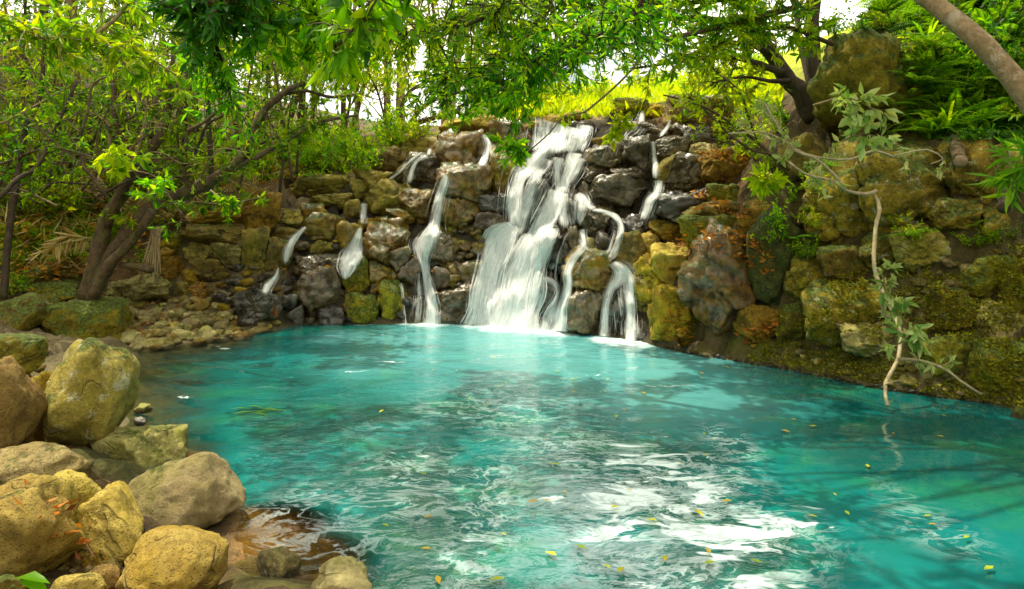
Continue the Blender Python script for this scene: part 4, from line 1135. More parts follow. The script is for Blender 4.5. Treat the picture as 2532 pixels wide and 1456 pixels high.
# --- the leaning many stemmed tree on the left shore
TY = 12.6
branch_thing('leaning_tree', 'many stemmed brown tree leaning over the pebble shore, one long limb reaching right', 'tree', [
 (U([(222, 745), (262, 655), (330, 560), (385, 505), (470, 470), (560, 425), (605, 378), (642, 290), (700, 230), (757, 203)], (TY, 13.2), 23, 6), dict(n=26, reach=.7, t0=.45)),
 (U([(212, 740), (250, 600), (275, 520), (330, 450), (365, 390), (397, 330), (420, 250), (440, 150), (470, 40)], (TY, 13.0), 21, 6), dict(n=26, reach=.7, t0=.5)),
 (U([(365, 392), (330, 375), (300, 330), (285, 290), (280, 178), (275, 40)], (12.8, 12.8), 10, 5), dict(n=20)),
 (U([(377, 340), (372, 285), (402, 214), (425, 165), (430, 60)], (12.9, 13.4), 9, 4), dict(n=20)),
 (U([(262, 560), (300, 470), (330, 420), (331, 377), (372, 300)], (12.6, 12.2), 11, 6), dict(n=10)),
 (U([(560, 425), (640, 385), (720, 340), (800, 300), (880, 285)], (12.9, 13.5), 8, 3), dict(n=22, t0=.3)),
 (U([(470, 470), (455, 420), (460, 350), (470, 310)], (12.8, 12.6), 6, 4), dict(n=8)),
 (U([(700, 232), (760, 225), (820, 240), (900, 230)], (13.2, 13.8), 5, 3), dict(n=14)),
 (U([(385, 505), (470, 500), (560, 505), (640, 490)], (12.4, 11.8), 4, 2), dict(n=10, reach=.35)),
 (U([(230, 735), (262, 665), (330, 590), (380, 520)], (12.3, 12.3), 13, 10), dict(n=2)),
 (U([(300, 655), (345, 660), (372, 668)], (12.4, 12.2), 8, 7), dict(n=0)),
], 'brown', 'forest', rng, L=.17, per=7, tmean=.45, n=15, sides=9, rough=.2)

# --- slender trees of the shaded forest on the left
def slim_tree(pts, Y, r0, r1, label, bark, leaf, n=22, group=None, name='forest_tree', **kw):
    branch_thing(name, label, 'tree', [U(pts, Y, r0, r1)] , bark, leaf, rng, woodpart='trunk', leafpart='crown', n=n, group=group, **{**dict(reach=.8, L=.17, per=8, tmean=.45, t0=.3), **kw})
slim_tree([(10, 740), (20, 600), (46, 422), (66, 305), (97, 244), (110, 120), (120, -60)], (11.5, 12.2), 9, 4, 'crooked dark stem at the left edge bending up right', 'dark', 'canopy')
slim_tree([(0, 489), (46, 440), (96, 407), (152, 285), (190, 200)], (10.6, 11.5), 6, 4, 'thin stem crossing from the left edge up to the right', 'dark', 'canopy')
slim_tree([(150, 560), (152, 400), (148, 280), (146, 150), (140, -80)], (17, 17.4), 10, 8, 'straight reddish trunk standing on the left slope', 'red', 'forest', t0=.5)
slim_tree([(455, 560), (450, 420), (462, 260), (455, 120), (452, -60)], (15, 15.3), 6, 5, 'dark straight stem behind the leaning tree', 'dark', 'forest')
slim_tree([(520, 520), (522, 400), (515, 290), (520, 100), (530, -60)], (14.6, 15), 7, 5, 'dark upright stem above the long limb', 'dark', 'forest')
for k, (x, y, Y) in enumerate([(60, 480, 16), (220, 470, 17.5), (250, 450, 16.2), (345, 430, 18), (410, 440, 17), (560, 420, 18.5), (600, 430, 17.2), (640, 400, 19), (690, 390, 18.2), (735, 370, 20), (40, 430, 20), (190, 400, 21), (310, 390, 20.5), (480, 380, 21.5), (585, 370, 22), (660, 360, 22.5), (770, 340, 23), (95, 420, 18.5), (380, 400, 19), (540, 400, 20)]):
    lean = rng.normal(0, 40)
    slim_tree([(x, y + 60), (x + lean * .2 + rng.normal(0, 8), y - 90), (x + lean * .6 + rng.normal(0, 12), y - 230), (x + lean, y - 380), (x + lean * 1.4, y - 620)], (Y, Y + .6), rng.uniform(3.5, 7), 3,
              'slender stem in the shaded forest on the left slope', ['dark', 'brown', 'grey'][k % 3], ['forest', 'canopy', 'forest', 'bright'][k % 4], n=40, group='slender stems in the left forest', reach=1.25, L=.18, per=10, t0=.34, tmean=.5)

for k in range(34):
    x = rng.uniform(-20, 760); y = rng.uniform(380, 560) - x * .12; Y = rng.uniform(13.5, 19); b_ = rng.normal(0, 60)
    slim_tree([(x, y), (x + b_ * .3 + rng.normal(0, 14), y - 110), (x + b_ * .7 + rng.normal(0, 22), y - 230), (x + b_ + rng.normal(0, 22), y - 380)], (Y, Y + rng.normal(0, .5)), rng.uniform(2.2, 4.2), 1.6,
              'thin tangled stem in the left thicket', ['dark', 'brown', 'tan'][k % 3], ['canopy', 'forest', 'bright'][k % 3], n=16, group='thin tangled stems of the left thicket', name='sapling', reach=.9, L=.14, per=6, t0=.4, tmean=.55, tvar=.35)

for k in range(46):
    x = rng.uniform(-60, 560); y = rng.uniform(300, 520); Y = rng.uniform(10.8, 14.5); ln = rng.uniform(140, 330); sg = 1 if rng.random() < .72 else -1
    a0_ = rng.uniform(.3, 1.35); pts = [(x, y)]
    for q in range(4): a0_ += rng.normal(-.08, .32); pts.append((pts[-1][0] + sg * math.cos(a0_) * ln / 4, pts[-1][1] - math.sin(a0_) * ln / 4))
    slim_tree(pts, (Y, Y + rng.normal(0, .4)), rng.uniform(2.4, 5.2), 1.3, 'thin bare arching branch in the left thicket', ['brown', 'tan', 'dark', 'brown'][k % 4], 'canopy', n=9, group='thin bare arching branches of the left thicket', name='sapling', reach=.6, L=.12, per=5, t0=.3, leafy=.3, tmean=.6)

# --- trees on the ridge behind and beyond, crowns reach above the picture
def ridge_tree(X, Y, h, crown_z, rx, rz, n, label, bark, leaf, L=.26, r=.12, group=None, tmean=.5, name='ridge_tree', per=9):
    z0 = float(ground_z(np.array([X]), np.array([Y]))[0]) - .2
    WB, LB = MB(), MB(); base = np.array([X, Y, z0])
    P, d = wiggle(base, (rng.normal(0, .12), rng.normal(0, .12), 1), h, rng, 9, .16)
    P, R = smooth_path(P, np.linspace(r, r * .3, len(P)), .3); tube(WB, P, R, 7, .15, int(rng.integers(99)))
    cen = P[-1] * .5 + np.array([X, Y, z0 + crown_z]) * .5
    tips, dirs = [], []
    nb = max(6, n // 9)
    for k in range(nb):
        t = rng.uniform(.35, 1); i = int(t * (len(P) - 1)); v = unit(rng.normal(size=3)); v[2] = abs(v[2]) * .7
        tgt = cen + v * np.array([rx, rx, rz]) * rng.uniform(.5, 1.0)
        c1 = P[i] * .5 + tgt * .5 + rng.normal(size=3) * .25
        Q, RR = smooth_path([P[i], c1, tgt], [R[i] * .5, R[i] * .3, .008], .4); tube(WB, Q, RR, 5, 0, 0, cap=False)
        for q in range(n // nb):
            c = tgt + rng.normal(size=3) * np.array([rx, rx, rz]) * .24
            tips.append(c); dirs.append(unit((c - cen) * .6 + rng.normal(size=3) * .6))
    sprays(LB, tips, dirs, rng, per, L, .16, L * 2.2, .4, tmean, .28)
    root = tag(empty(name, base), label, 'tree', group)
    WB.build('trunk', BM[bark], root, base); LB.build('crown', LM[leaf], root, base)
    return root
# left bank canopy (high, closes the picture and the reflection)
for k, (X, Y, h, cz, rx, rz) in enumerate([(-15, 19, 9, 9, 3.2, 2.6), (-12.5, 22, 10, 9, 3.2, 3), (-9.6, 20.5, 9, 8, 2.8, 2.8), (-7.4, 23.5, 10, 9, 3, 3.2), (-13.5, 27, 12, 10, 4, 4), (-10, 28, 12, 10, 3.6, 4), (-6.6, 27, 11, 9, 3.2, 3.4), (-17, 24, 10, 9, 3.6, 3.5), (-11, 17, 7.5, 7.5, 2.4, 1.8), (-8.2, 17.2, 7.5, 7, 2.2, 1.8), (-14.2, 15, 8, 8, 2.6, 2), (-18, 31, 13, 10, 4.5, 5), (-22, 20, 10, 9, 4, 4), (-8.5, 25, 7, 5.5, 2.4, 2.2), (-11.5, 24.5, 7, 5.5, 2.6, 2.2), (-6.2, 24.5, 6, 5, 1.8, 1.6), (-15, 22, 7, 5.5, 2.6, 2.2)]):
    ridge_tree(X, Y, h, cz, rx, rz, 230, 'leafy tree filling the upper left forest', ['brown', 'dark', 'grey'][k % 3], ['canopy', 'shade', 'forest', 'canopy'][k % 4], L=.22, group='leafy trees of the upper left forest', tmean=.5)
# middle gap: bright open trees, sky between them
for k, (X, Y, h, cz, rx, rz, n) in enumerate([(-5.4, 21.5, 3.2, 2.9, 1.9, 1.4, 210), (-4.2, 22.2, 2.6, 1.9, 1.5, .9, 150), (-6.4, 20, 3.2, 2.3, 1.5, 1.1, 150)]):
    ridge_tree(X, Y, h, cz, rx, rz, n, ['round yellow green bush tree behind the left crest', 'low bright bush tree nearest the dark forked limbs', 'bright bushy tree at the edge of the shaded forest'][k], 'brown', 'bright', L=.2, r=.06, tmean=.7)
for k, (X, Y, h, cz, rx, rz, n, lf) in enumerate([(-4.4, 24.5, 6, 6.6, 2.0, 1.5, 190, 'canopy'), (-2.2, 24, 5.5, 6.4, 1.7, 1.2, 160, 'canopy'), (-4.6, 27, 8, 7, 2.2, 1.8, 150, 'bright'), (-2.4, 25.5, 6.5, 6.2, 1.8, 1.3, 120, 'bright'), (-3.2, 30, 9, 8.6, 3.0, 2.2, 180, 'bright'), (-1.2, 33, 9, 7.6, 2.6, 2.0, 190, 'bright'), (-6, 36, 11, 9.5, 3.6, 2.6, 170, 'bright'), (-1.6, 40, 12, 11, 4, 3, 150, 'bright'), (15, 38, 11, 9, 4, 3.4, 150, 'bright'), (-9.5, 41, 13, 10, 4.4, 4, 160, 'bright')]):
    ridge_tree(X, Y, h, cz, rx, rz, n, 'tall sunlit tree far behind the crest', ['tan', 'grey'][k % 2], lf, L=.34, r=.14, group='sunlit trees far behind the crest', tmean=.72)
# right bank
for k, (X, Y, h, cz, rx, rz) in enumerate([(10.5, 15, 8, 7.5, 2.8, 2.4), (13, 19, 9, 8, 3.2, 2.8), (9.5, 21, 8, 7.5, 2.8, 2.4), (15, 25, 11, 9, 4, 4), (12.5, 12, 8, 8, 2.8, 2.6), (18, 18, 11, 9, 4, 4)]):
    ridge_tree(X, Y, h, cz, rx, rz, 190, 'leafy tree on top of the right bank', 'dark', ['canopy', 'shade', 'forest'][k % 3], L=.22, group='leafy trees on the right bank')
# dark forked limbs against the sky left of the crest
branch_thing('forked_shrub_tree', 'low dark tree with forked bare limbs against the white sky gap', 'tree', [
 (U([(985, 355), (1005, 320), (1060, 295), (1120, 280), (1165, 235), (1180, 190)], (20.5, 21.5), 7, 4), dict(n=14)),
 (U([(1005, 320), (1040, 270), (1090, 240), (1150, 225), (1190, 215)], (20.5, 22), 6, 3), dict(n=14)),
 (U([(1000, 330), (990, 280), (1010, 230), (1060, 200), (1130, 165)], (20.5, 21), 6, 3), dict(n=18)),
 (U([(1060, 295), (1030, 300), (985, 315), (940, 300)], (20.5, 20), 4, 2), dict(n=8)),
 (U([(1130, 275), (1155, 300), (1190, 318)], (21, 21.5), 5, 3), dict(n=2)),
], 'dark', 'forest', rng, n=10, reach=.8, L=.2, tmean=.6)
for (pts, lab) in [([(1163, 345), (1168, 270), (1172, 200), (1180, 60)], 'thin reddish trunk in the sky gap behind the crest'), ([(1212, 325), (1190, 270), (1178, 215), (1150, 80)], 'pale leaning trunk right of the thin reddish trunk'), ([(1105, 330), (1112, 280), (1100, 220), (1090, 80)], 'grey trunk behind the forked dark limbs')]:
    slim_tree(pts, (25, 25), 5, 4, lab, 'tan', 'bright', n=10, name='ridge_tree', reach=1.4, L=.24, t0=.6, tmean=.7)

# --- branches hanging in from above
def overhang(label, limbs, leaf, bark='dark', **kw):
    return branch_thing('overhanging_branch', label, 'branch', limbs, bark, leaf, rng, **kw)
overhang('nearest thick twig with big dark leaves hanging in at the upper centre left', [U([(960, -70), (905, 40), (870, 75), (834, 112)], 4.0, 7, 3)], 'canopy', 'brown', n=18, reach=.26, L=.17, per=4, wr=.15, t0=.0, droop=.8, tmean=.55)
overhang('leafy branch drooping from the top edge between the two sky gaps', [U([(1320, -60), (1203, 40), (1100, 70), (1006, 85), (900, 120), (800, 130)], (6.8, 7.2), 6, 2)], 'canopy', n=120, reach=.7, L=.115, per=7, tmean=.62, tvar=.35)
overhang('dense dark branch reaching down over the centre left of the falls', [U([(1400, -60), (1330, 60), (1230, 150), (1150, 185), (1050, 200)], (7.5, 7.8), 6, 2)], 'canopy', n=120, reach=.7, L=.115, per=7, tmean=.5, tvar=.35)
overhang('branch forking above the main fall from the top edge', [U([(1600, -60), (1572, 31), (1489, 83), (1401, 101), (1300, 165), (1235, 235)], (6.6, 7.2), 6, 2)], 'canopy', n=120, reach=.65, L=.115, per=7, tmean=.55, tvar=.35)
overhang('long branch coming from the right across the top of the falls', [U([(1960, 20), (1797, 62), (1665, 92), (1489, 125), (1357, 180), (1285, 230)], (9.0, 8.0), 8, 2)], 'canopy', 'brown', n=85, reach=.42, L=.12, per=6, tmean=.6, up=.35, tvar=.35)
overhang('dark leafy bough hanging over the left forest', [U([(520, -60), (520, 60), (545, 140), (565, 215), (575, 270)], (5.8, 6.4), 5, 2)], 'canopy', n=60, reach=.5, L=.11, per=6, tmean=.38)
overhang('bright bough with broad leaves at the top between forest and centre', [U([(720, -70), (760, 20), (800, 80), (860, 130)], (6.2, 6.6), 6, 2), U([(640, -60), (660, 40), (700, 90)], (6, 6.3), 5, 2)], 'canopy', n=75, reach=.5, L=.13, per=7, tmean=.72, tvar=.35)
overhang('high bough filling the top edge above the main fall', [U([(2050, -60), (1850, -10), (1650, 10), (1400, 20), (1150, 10)], (8.8, 9.2), 8, 3)], 'canopy', n=230, reach=.75, L=.13, per=7, tmean=.72, up=.2, tvar=.35)
overhang('sparse leafy bough at the top right in front of the white sky', [U([(2060, 110), (1950, 70), (1850, 80), (1750, 120), (1640, 150)], (9.2, 8.8), 6, 2)], 'forest', n=45, reach=.5, L=.15, tmean=.6)
overhang('low sprays of leaves touching the yellow hill', [U([(1480, 40), (1390, 130), (1310, 215), (1230, 270)], (7.6, 7.9), 4, 2), U([(1250, 170), (1180, 240), (1130, 265)], (8, 8.2), 4, 2)], 'canopy', n=34, reach=.4, L=.11, per=6, tmean=.55)
overhang('crooked mossy branch crossing the upper left corner', [U([(-40, 5), (20, 60), (51, 76), (100, 92), (150, 94), (219, 92), (262, 66), (300, 30), (340, -30)], (6.6, 7), 7, 4), U([(150, 94), (230, 97), (290, 112), (380, 150), (440, 190)], (6.9, 7.4), 4, 2)], 'forest', 'tan', n=34, reach=.45, L=.14, leafy=.7, tmean=.6)
overhang('thin wavy branch below the crooked mossy branch', [U([(-40, 100), (30, 98), (66, 99), (110, 118), (160, 124), (224, 118), (330, 145)], (6.8, 7.2), 4, 2)], 'forest', 'tan', n=24, reach=.4, L=.14, leafy=.6)
overhang('thick hooked branch at the top left of centre', [U([(480, -40), (476, 20), (466, 48), (490, 65), (516, 76), (545, 68), (560, 56), (640, 40)], (5.6, 5.8), 7, 4), U([(470, -60), (530, 10), (545, 28)], (5.5, 5.6), 12, 11), U([(545, 28), (565, 5), (570, -60)], (5.6, 5.6), 12, 14)], 'dark', 'brown', n=14, reach=.4, L=.15, leafy=.8)
overhang('long bare twig curving down in front of the main crest', [U([(1600, 120), (1546, 189), (1463, 264), (1435, 280), (1392, 290), (1357, 330), (1313, 369)], (9, 9.4), 3, 1.6)], 'bright', 'tan', n=10, reach=.16, L=.12, per=4, leafy=.5)

# --- right side: arched tree, dark trunk, big leaning trunk, hanging branch
branch_thing('arched_tree', 'arched dark mossy tree with many level branches before the white sky', 'tree', [
 (U([(2010, 300), (1985, 240), (1935, 180), (1890, 110), (1820, 65), (1720, 45), (1620, 50)], (13, 13.5), 26, 5), dict(n=16, t0=.4)),
 (U([(1935, 180), (1880, 160), (1800, 140), (1700, 150), (1560, 170)], (13, 13), 10, 3), dict(n=18)),
 (U([(1905, 130), (1850, 110), (1780, 100), (1690, 85)], (13, 12.8), 8, 3), dict(n=14)),
 (U([(1890, 110), (1880, 60), (1830, 20), (1780, -40)], (13, 13.5), 9, 4), dict(n=14)),
 (U([(1950, 200), (1900, 200), (1840, 190), (1760, 205)], (13, 12.6), 7, 2), dict(n=12)),
 (U([(1860, 90), (1820, 110), (1770, 120), (1700, 118)], (13.2, 13.4), 6, 2), dict(n=8)),
], 'dark', 'forest', rng, n=14, reach=.7, L=.18, tmean=.6, sides=9, rough=.2)
slim_tree([(2016, 290), (2014, 200), (2008, 90), (2010, 20), (2012, -80)], (13.4, 13.6), 19, 17, 'short dark shaggy trunk rising beside the great mossy boulder', 'dark', 'forest', n=4, name='shaggy_tree', t0=.8)
SDIR = np.array([math.sin(SUN_AZ) * math.cos(SUN_EL), math.cos(SUN_AZ) * math.cos(SUN_EL), math.sin(SUN_EL)])
def pool_xy(x, y):
    Y = CH * F / (y - HY); return (x - CX) / F * Y, Y
GAPS = []      # openings left in the added unseen crown to put sun patches on the pool
for (x, y, r) in [(520, 885, .55), (600, 862, .55), (680, 845, .5), (500, 945, .55), (590, 935, .6), (660, 925, .5), (2230, 1075, .5), (2170, 1130, .6), (2120, 1190, .6), (2060, 1240, .5), (1980, 1250, .5), (2420, 1250, .7), (1100, 850, .8), (1300, 880, .9), (1500, 900, .7)]:
    GAPS.append((*pool_xy(x, y), r))
WB, LB = MB(), MB()
P, R = vpath([(2660, 420, 6.0, 29), (2560, 270, 6.05, 27), (2500, 190, 6.1, 25.5), (2430, 110, 6.2, 24), (2360, 50, 6.35, 22.5), (2270, -20, 6.6, 21), (2150, -110, 7, 22), (2000, -260, 7.8, 20), (1850, -420, 9, 16)])
tube(WB, P, R, 18, .07, 5); root = tag(empty('slanting_tree', P[0]), 'thick pale grey brown trunk slanting across the upper right corner', 'tree')
tips, dirs = [], []; tries = 0
while len(tips) < 1750 and tries < 40000:
    tries += 1; q = np.array([rng.uniform(-6.2, 9.5), rng.uniform(3.2, 12.6)]); z = rng.uniform(7.2, 9.4)
    if any((q[0] - a) ** 2 + (q[1] - b) ** 2 < (r + .5) ** 2 for a, b, r in GAPS): continue
    if q[0] < -1.0 + (q[1] - 4) * -.55 and q[1] < 10: continue
    if vn(np.array([[q[0] * .8, q[1] * .8, 3.0]]), 50)[0] < -.35: continue
    c = np.array([q[0], q[1], 0]) + SDIR * (z / SDIR[2])
    if CH + HY / F * c[1] + .5 > c[2]: continue
    tips.append(c); dirs.append(unit(rng.normal(size=3)))
tips = np.array(tips); sprays(LB, tips, dirs, rng, 11, .26, .17, .5, .3, .45, .25)
for k in range(46):
    t = tips[rng.integers(len(tips))]; i = rng.integers(int(len(P) * .7), len(P)); Q, RR = smooth_path([P[i], (P[i] + t) / 2 + np.array([0, 0, .5]), t], [R[i] * .4, R[i] * .25, .01], .3); tube(WB, Q, RR, 5, 0, 0, cap=False)
WB.build('trunk', BM['grey'], root, P[0]); LB.build('crown', LM['forest'], root, P[0])  # this crown is unseen, added to shade the pool and right wall
hb_ = hit(2214, 322, bvh_r, 10.0); HB = [(2214, 322, hb_[1] + .15, 6.5), (2210, 350, hb_[1] - .5, 6)]
branch_thing('hanging_branch', 'pale bent branch hanging from the right bank down to the water', 'branch', [
 (HB + U([(2208, 381), (2193, 435), (2166, 472), (2174, 518), (2164, 565), (2161, 660), (2182, 720), (2211, 779), (2224, 821), (2220, 886), (2188, 951), (2194, 1003)], (hb_[1] - .9, 8.15), 5.5, 4.5), dict(n=0)),
 (U([(2166, 472), (2140, 480), (2092, 471), (2057, 447), (1991, 430), (1950, 400)], (8.5, 8.2), 5, 2.5), dict(n=4, t0=.6, reach=.25)),
 (U([(2092, 470), (2060, 430), (2010, 388), (1960, 370), (1915, 300), (1890, 255)], (8.4, 8.4), 4.5, 2.5), dict(n=9, t0=.45, reach=.3, leafy=.6)),
 (U([(2208, 388), (2160, 372), (2120, 388), (2080, 395), (1990, 380), (1900, 330), (1800, 330)], (8.6, 8.6), 3.5, 2), dict(n=9, t0=.35, reach=.3, leafy=.6)),
 (U([(2220, 888), (2262, 890), (2300, 898), (2340, 915), (2372, 940), (2425, 975)], (8.2, 8.0), 4.5, 3), dict(n=3, t0=.1, reach=.2)),
 (U([(2181, 738), (2184, 775), (2198, 783), (2208, 780)], (8.2, 8.2), 4, 3.5), dict(n=0)),
 (U([(2210, 385), (2290, 370), (2330, 392), (2300, 405)], (8.9, 8.9), 2.5, 1.5), dict(n=3, reach=.2)),
 (U([(2188, 951), (2200, 945), (2225, 940)], (8.2, 8.2), 2.5, 1.5), dict(n=0)),
], 'pale', 'pale', rng, n=6, L=.13, per=4, wr=.17, tmean=.5, sides=9, rough=.12, twr=.004)
def leaf_spray(label, pts, Y, leaf, n, L, name='leaf_spray', reach=.22, wr=.18, **kw):
    branch_thing(name, label, 'leaf spray', [U(pts, Y, 2.5, 1.2)], 'tan', leaf, rng, woodpart='twig', leafpart='leaves', n=n, reach=reach, L=L, per=4, wr=wr, t0=.2, twr=.004, **kw)
leaf_spray('upper pale leaves on the vertical stretch of the hanging branch', [(2168, 665), (2185, 690), (2190, 730)], 8.1, 'pale', 5, .15)
leaf_spray('round group of pale leaves right of the hanging branch', [(2205, 770), (2240, 740), (2275, 735)], 8.1, 'pale', 5, .16)
leaf_spray('lowest big pale leaves beside the hanging branch fork', [(2222, 850), (2255, 830), (2290, 870)], 8.0, 'pale', 8, .18)
leaf_spray('yellow and white leaf spray in front of the great mossy boulder', [(2010, 260), (2090, 240), (2150, 265), (2210, 300)], 7.4, 'pale', 9, .17)
leaf_spray('small leaf spray under the yellow and white one', [(2080, 350), (2130, 330), (2190, 345)], 7.6, 'pale', 6, .14)
leaf_spray('bamboo like pale tuft in front of the corner block', [(1905, 425), (1890, 440), (1880, 470)], 8.6, 'bright', 10, .18)
leaf_spray('leafy tuft hanging before the crest right of the main fall', [(1560, 285), (1530, 310), (1510, 345)], 11.5, 'bright', 14, .17)
leaf_spray('small leafy tuft before the crest boulder left of the main fall', [(1230, 345), (1265, 365), (1285, 400)], 10.5, 'canopy', 14, .17)
leaf_spray('blurred grassy leaves at the right edge above the pool wall', [(2560, 380), (2520, 420), (2500, 470)], 6.6, 'fern', 12, .24, wr=.07)
leaf_spray('bright green leaf tuft hanging in the left forest', [(255, 370), (290, 395), (325, 410)], 7.2, 'canopy', 12, .14, tmean=.8)
leaf_spray('sprig of fresh leaves hanging over the long limb', [(350, 500), (380, 460), (430, 440)], 10.5, 'canopy', 12, .15, tmean=.6)
leaf_spray('fresh leafy sprig before the rock wall', [(520, 470), (560, 500), (600, 510)], 11.5, 'canopy', 12, .14, tmean=.6)
# bare shrub branches right of the falls
branch_thing('bare_shrub', 'wiry shrub with long bare twigs leaning left over the right crest', 'shrub', [
 (U([(1950, 420), (1900, 380), (1860, 372), (1800, 330), (1740, 270), (1690, 235)], (11.5, 11), 5, 2), dict(n=16, t0=.4)),
 (U([(1935, 410), (1870, 350), (1800, 300), (1730, 260), (1640, 235)], (11.5, 11.2), 5, 2), dict(n=16, t0=.4)),
 (U([(1900, 380), (1820, 360), (1740, 340), (1690, 350)], (11.5, 11), 3, 1.5), dict(n=8)),
 (U([(1870, 350), (1850, 290), (1830, 230), (1790, 190)], (11.5, 11.5), 4, 2), dict(n=16)),
], 'brown', 'bright', rng, n=10, reach=.35, L=.16, per=4, leafy=.55, tmean=.5)
# cut log in the bank
WB = MB(); P = np.array([W(2352, 330, 10.6), W(2362, 360, 9.9), W(2374, 398, 9.35)]); P, R = smooth_path(P, [.10, .10, .095], .05)
lg = tag(empty('cut_log', P[-1]), 'mossy cut log stump poking out of the bank with a pale end', 'log')
tube(WB, P, R, 14, .12, 3); WB.build('bark', BM['brown'], lg, P[-1])
CB = MB(); d = unit(P[-1] - P[-2]); tube(CB, np.array([P[-1] + d * .004, P[-1] + d * .014]), [.09, .087], 16, 0, 0); CB.build('cut_face', BM['cut'], lg, P[-1])
WB = MB(); P = np.array([W(2480, 470, 8.6), W(2484, 500, 8.5), W(2482, 515, 8.35)]); P, R = smooth_path(P, [.07, .075, .07], .05)
lg = tag(empty('cut_log', P[-1]), 'small dark sawn log end near the right edge', 'log'); tube(WB, P, R, 12, .1, 4); WB.build('bark', BM['dark'], lg, P[-1])
# hanging prop roots and a dead palm frond
WB = MB(); rt = tag(empty('prop_roots', W(385, 560, 12.4)), 'bundle of straight hanging prop roots beside the leaning tree', 'roots')
for k in range(14):
    x0 = 388 + rng.normal(0, 9); x1 = np.interp(k, [0, 13], [338, 398]) + rng.normal(0, 3); y1 = rng.uniform(650, 705)
    B_ = MB(); Pp, Rr = vpath([(x0, 560, 12.5, 2.2), ((x0 + x1) / 2, 620, 12.4, 2), (x1, y1, 12.3, 1.7)]); tube(B_, Pp, Rr, 5, .1, k); B_.build('root', BM['tan'], rt, W(385, 560, 12.4))
def frond_thing(label, base, tip, Y, leaf, name='dead_frond', droop=.3, n=26, L=.3):
    B_, S_ = MB(), MB(); a, b = W(*base, Y), W(*tip, Y - .2); mid = (a + b) / 2 + np.array([0, 0, .15])
    Pp, Rr = smooth_path([a, mid, b], [.012, .01, .004], .03); tube(S_, Pp, Rr, 5)
    idx = np.linspace(1, len(Pp) - 2, n).astype(int); T = unit(np.gradient(Pp, axis=0))[idx]
    for sgn in (-1, 1):
        sd_ = unit(np.cross(T, np.array([0, 1.0, .3]))) * sgn
        leaves(B_, Pp[idx], T * .5 + sd_ * .8 + DOWN * droop + rng.normal(size=(n, 3)) * .15, L * rng.uniform(.7, 1.1, n), .05, rng, np.clip(rng.normal(.5, .2, n), 0, 1))
    r_ = tag(empty(name, a), label, 'palm frond'); S_.build('stalk', BM['tan'], r_, a); B_.build('leaflets', LM[leaf], r_, a)
frond_thing('dry straw coloured palm frond lying on the left slope', (225, 590), (125, 615), 13.4, 'straw', droop=.8, L=.42)
frond_thing('small red brown dead frond standing on the pebble shore', (500, 750), (473, 705), 13.6, 'litter', L=.2, n=14)
frond_thing('dry frond hanging in the litter behind the leaning tree', (330, 520), (350, 470), 13.6, 'straw', droop=.5, L=.3)
frond_thing('dry frond lying high on the slope above the rock wall', (640, 470), (560, 450), 15.5, 'straw', L=.4)
frond_thing('dangling straw frond on the upper left slope', (230, 480), (245, 430), 14.6, 'straw', droop=.6, L=.35)
frond_thing('green feather fern hanging above the rock wall', (640, 360), (600, 430), 14.6, 'fern', name='fern_frond', L=.3)
frond_thing('light green fern frond beside the crest bushes', (830, 330), (815, 400), 15.5, 'fern', name='fern_frond', L=.3)

# --- low plants as copies of a few shapes
def shrub_mesh(seed, leaf, n=60, L=.13, wr=.18, tm=.5):
    r = np.random.default_rng(seed); WB, LB = MB(), MB(); tips, dirs = [], []
    for k in range(9):
        d = unit(np.array([r.normal(), r.normal(), 1.1])); Q, e = wiggle((0, 0, 0), d, r.uniform(.5, 1.0), r, 6, .35)
        tube(WB, Q, np.linspace(.012, .004, len(Q)), 4, 0, 0, cap=False)
        for j in range(2, 7): tips.append(Q[j] + r.normal(size=3) * .05); dirs.append(unit(Q[j] - Q[j - 1] + r.normal(size=3) * .1))
    sprays(LB, tips, dirs, r, max(4, n // 9), L, wr, .2, .2, tm, .25)
    return WB.data('stems', BM['brown']), LB.data('leaves', LM[leaf])
def fern_mesh(seed, leaf='fern', nf=9, size=.7, lw=.11):
    r = np.random.default_rng(seed); B_ = MB()
    for k in range(nf):
        a = k / nf * 6.28 + r.normal(0, .3); ln = size * r.uniform(.7, 1.15); up = r.uniform(.45, 1.0)
        P = [np.array([math.cos(a) * ln * s, math.sin(a) * ln * s, ln * up * (s - .85 * s * s)]) for s in np.linspace(0, 1, 7)]
        P, R = smooth_path(P, np.linspace(.006, .002, 7), .03); tube(B_, P, R, 3, 0, 0, .4, cap=False)
        idx = np.arange(2, len(P)); T = unit(np.gradient(P, axis=0))[idx]; s = idx / len(P)
        for sg in (-1, 1):
            sdv = unit(np.cross(T, [0, 0, 1.0])) * sg
            leaves(B_, P[idx], sdv + T * .35 + DOWN * .15, lw * np.sin(np.clip(s * 1.1, 0, 1) ** .6 * 3.0).clip(.15) , .14, r, np.clip(.5 + r.normal(0, .12) + r.normal(0, .1, len(idx)), 0, 1), .8)
    return B_.data('fern', LM[leaf])
def strap_mesh(seed, leaf, n=22, L=.6, w=.035):
    r = np.random.default_rng(seed); B_ = MB()
    for k in range(n):
        a = r.uniform(0, 6.28); ln = L * r.uniform(.6, 1.1); up = r.uniform(.6, 1.3); s = np.linspace(0, 1, 6)
        c = np.stack([np.cos(a) * ln * s * .8, np.sin(a) * ln * s * .8, ln * up * (s - .75 * s * s)], 1)
        side = np.array([-np.sin(a), np.cos(a), 0]) * w
        wd = np.array([.6, 1, 1, .8, .5, .05])[:, None] * side
        V = np.concatenate([c - wd, c + wd]); f = [[i, i + 1, i + 7, i + 6] for i in range(5)]
        B_.add(V, None, np.array(f), np.clip(r.normal(.5, .22), 0, 1))
    return B_.data('blades', LM[leaf])

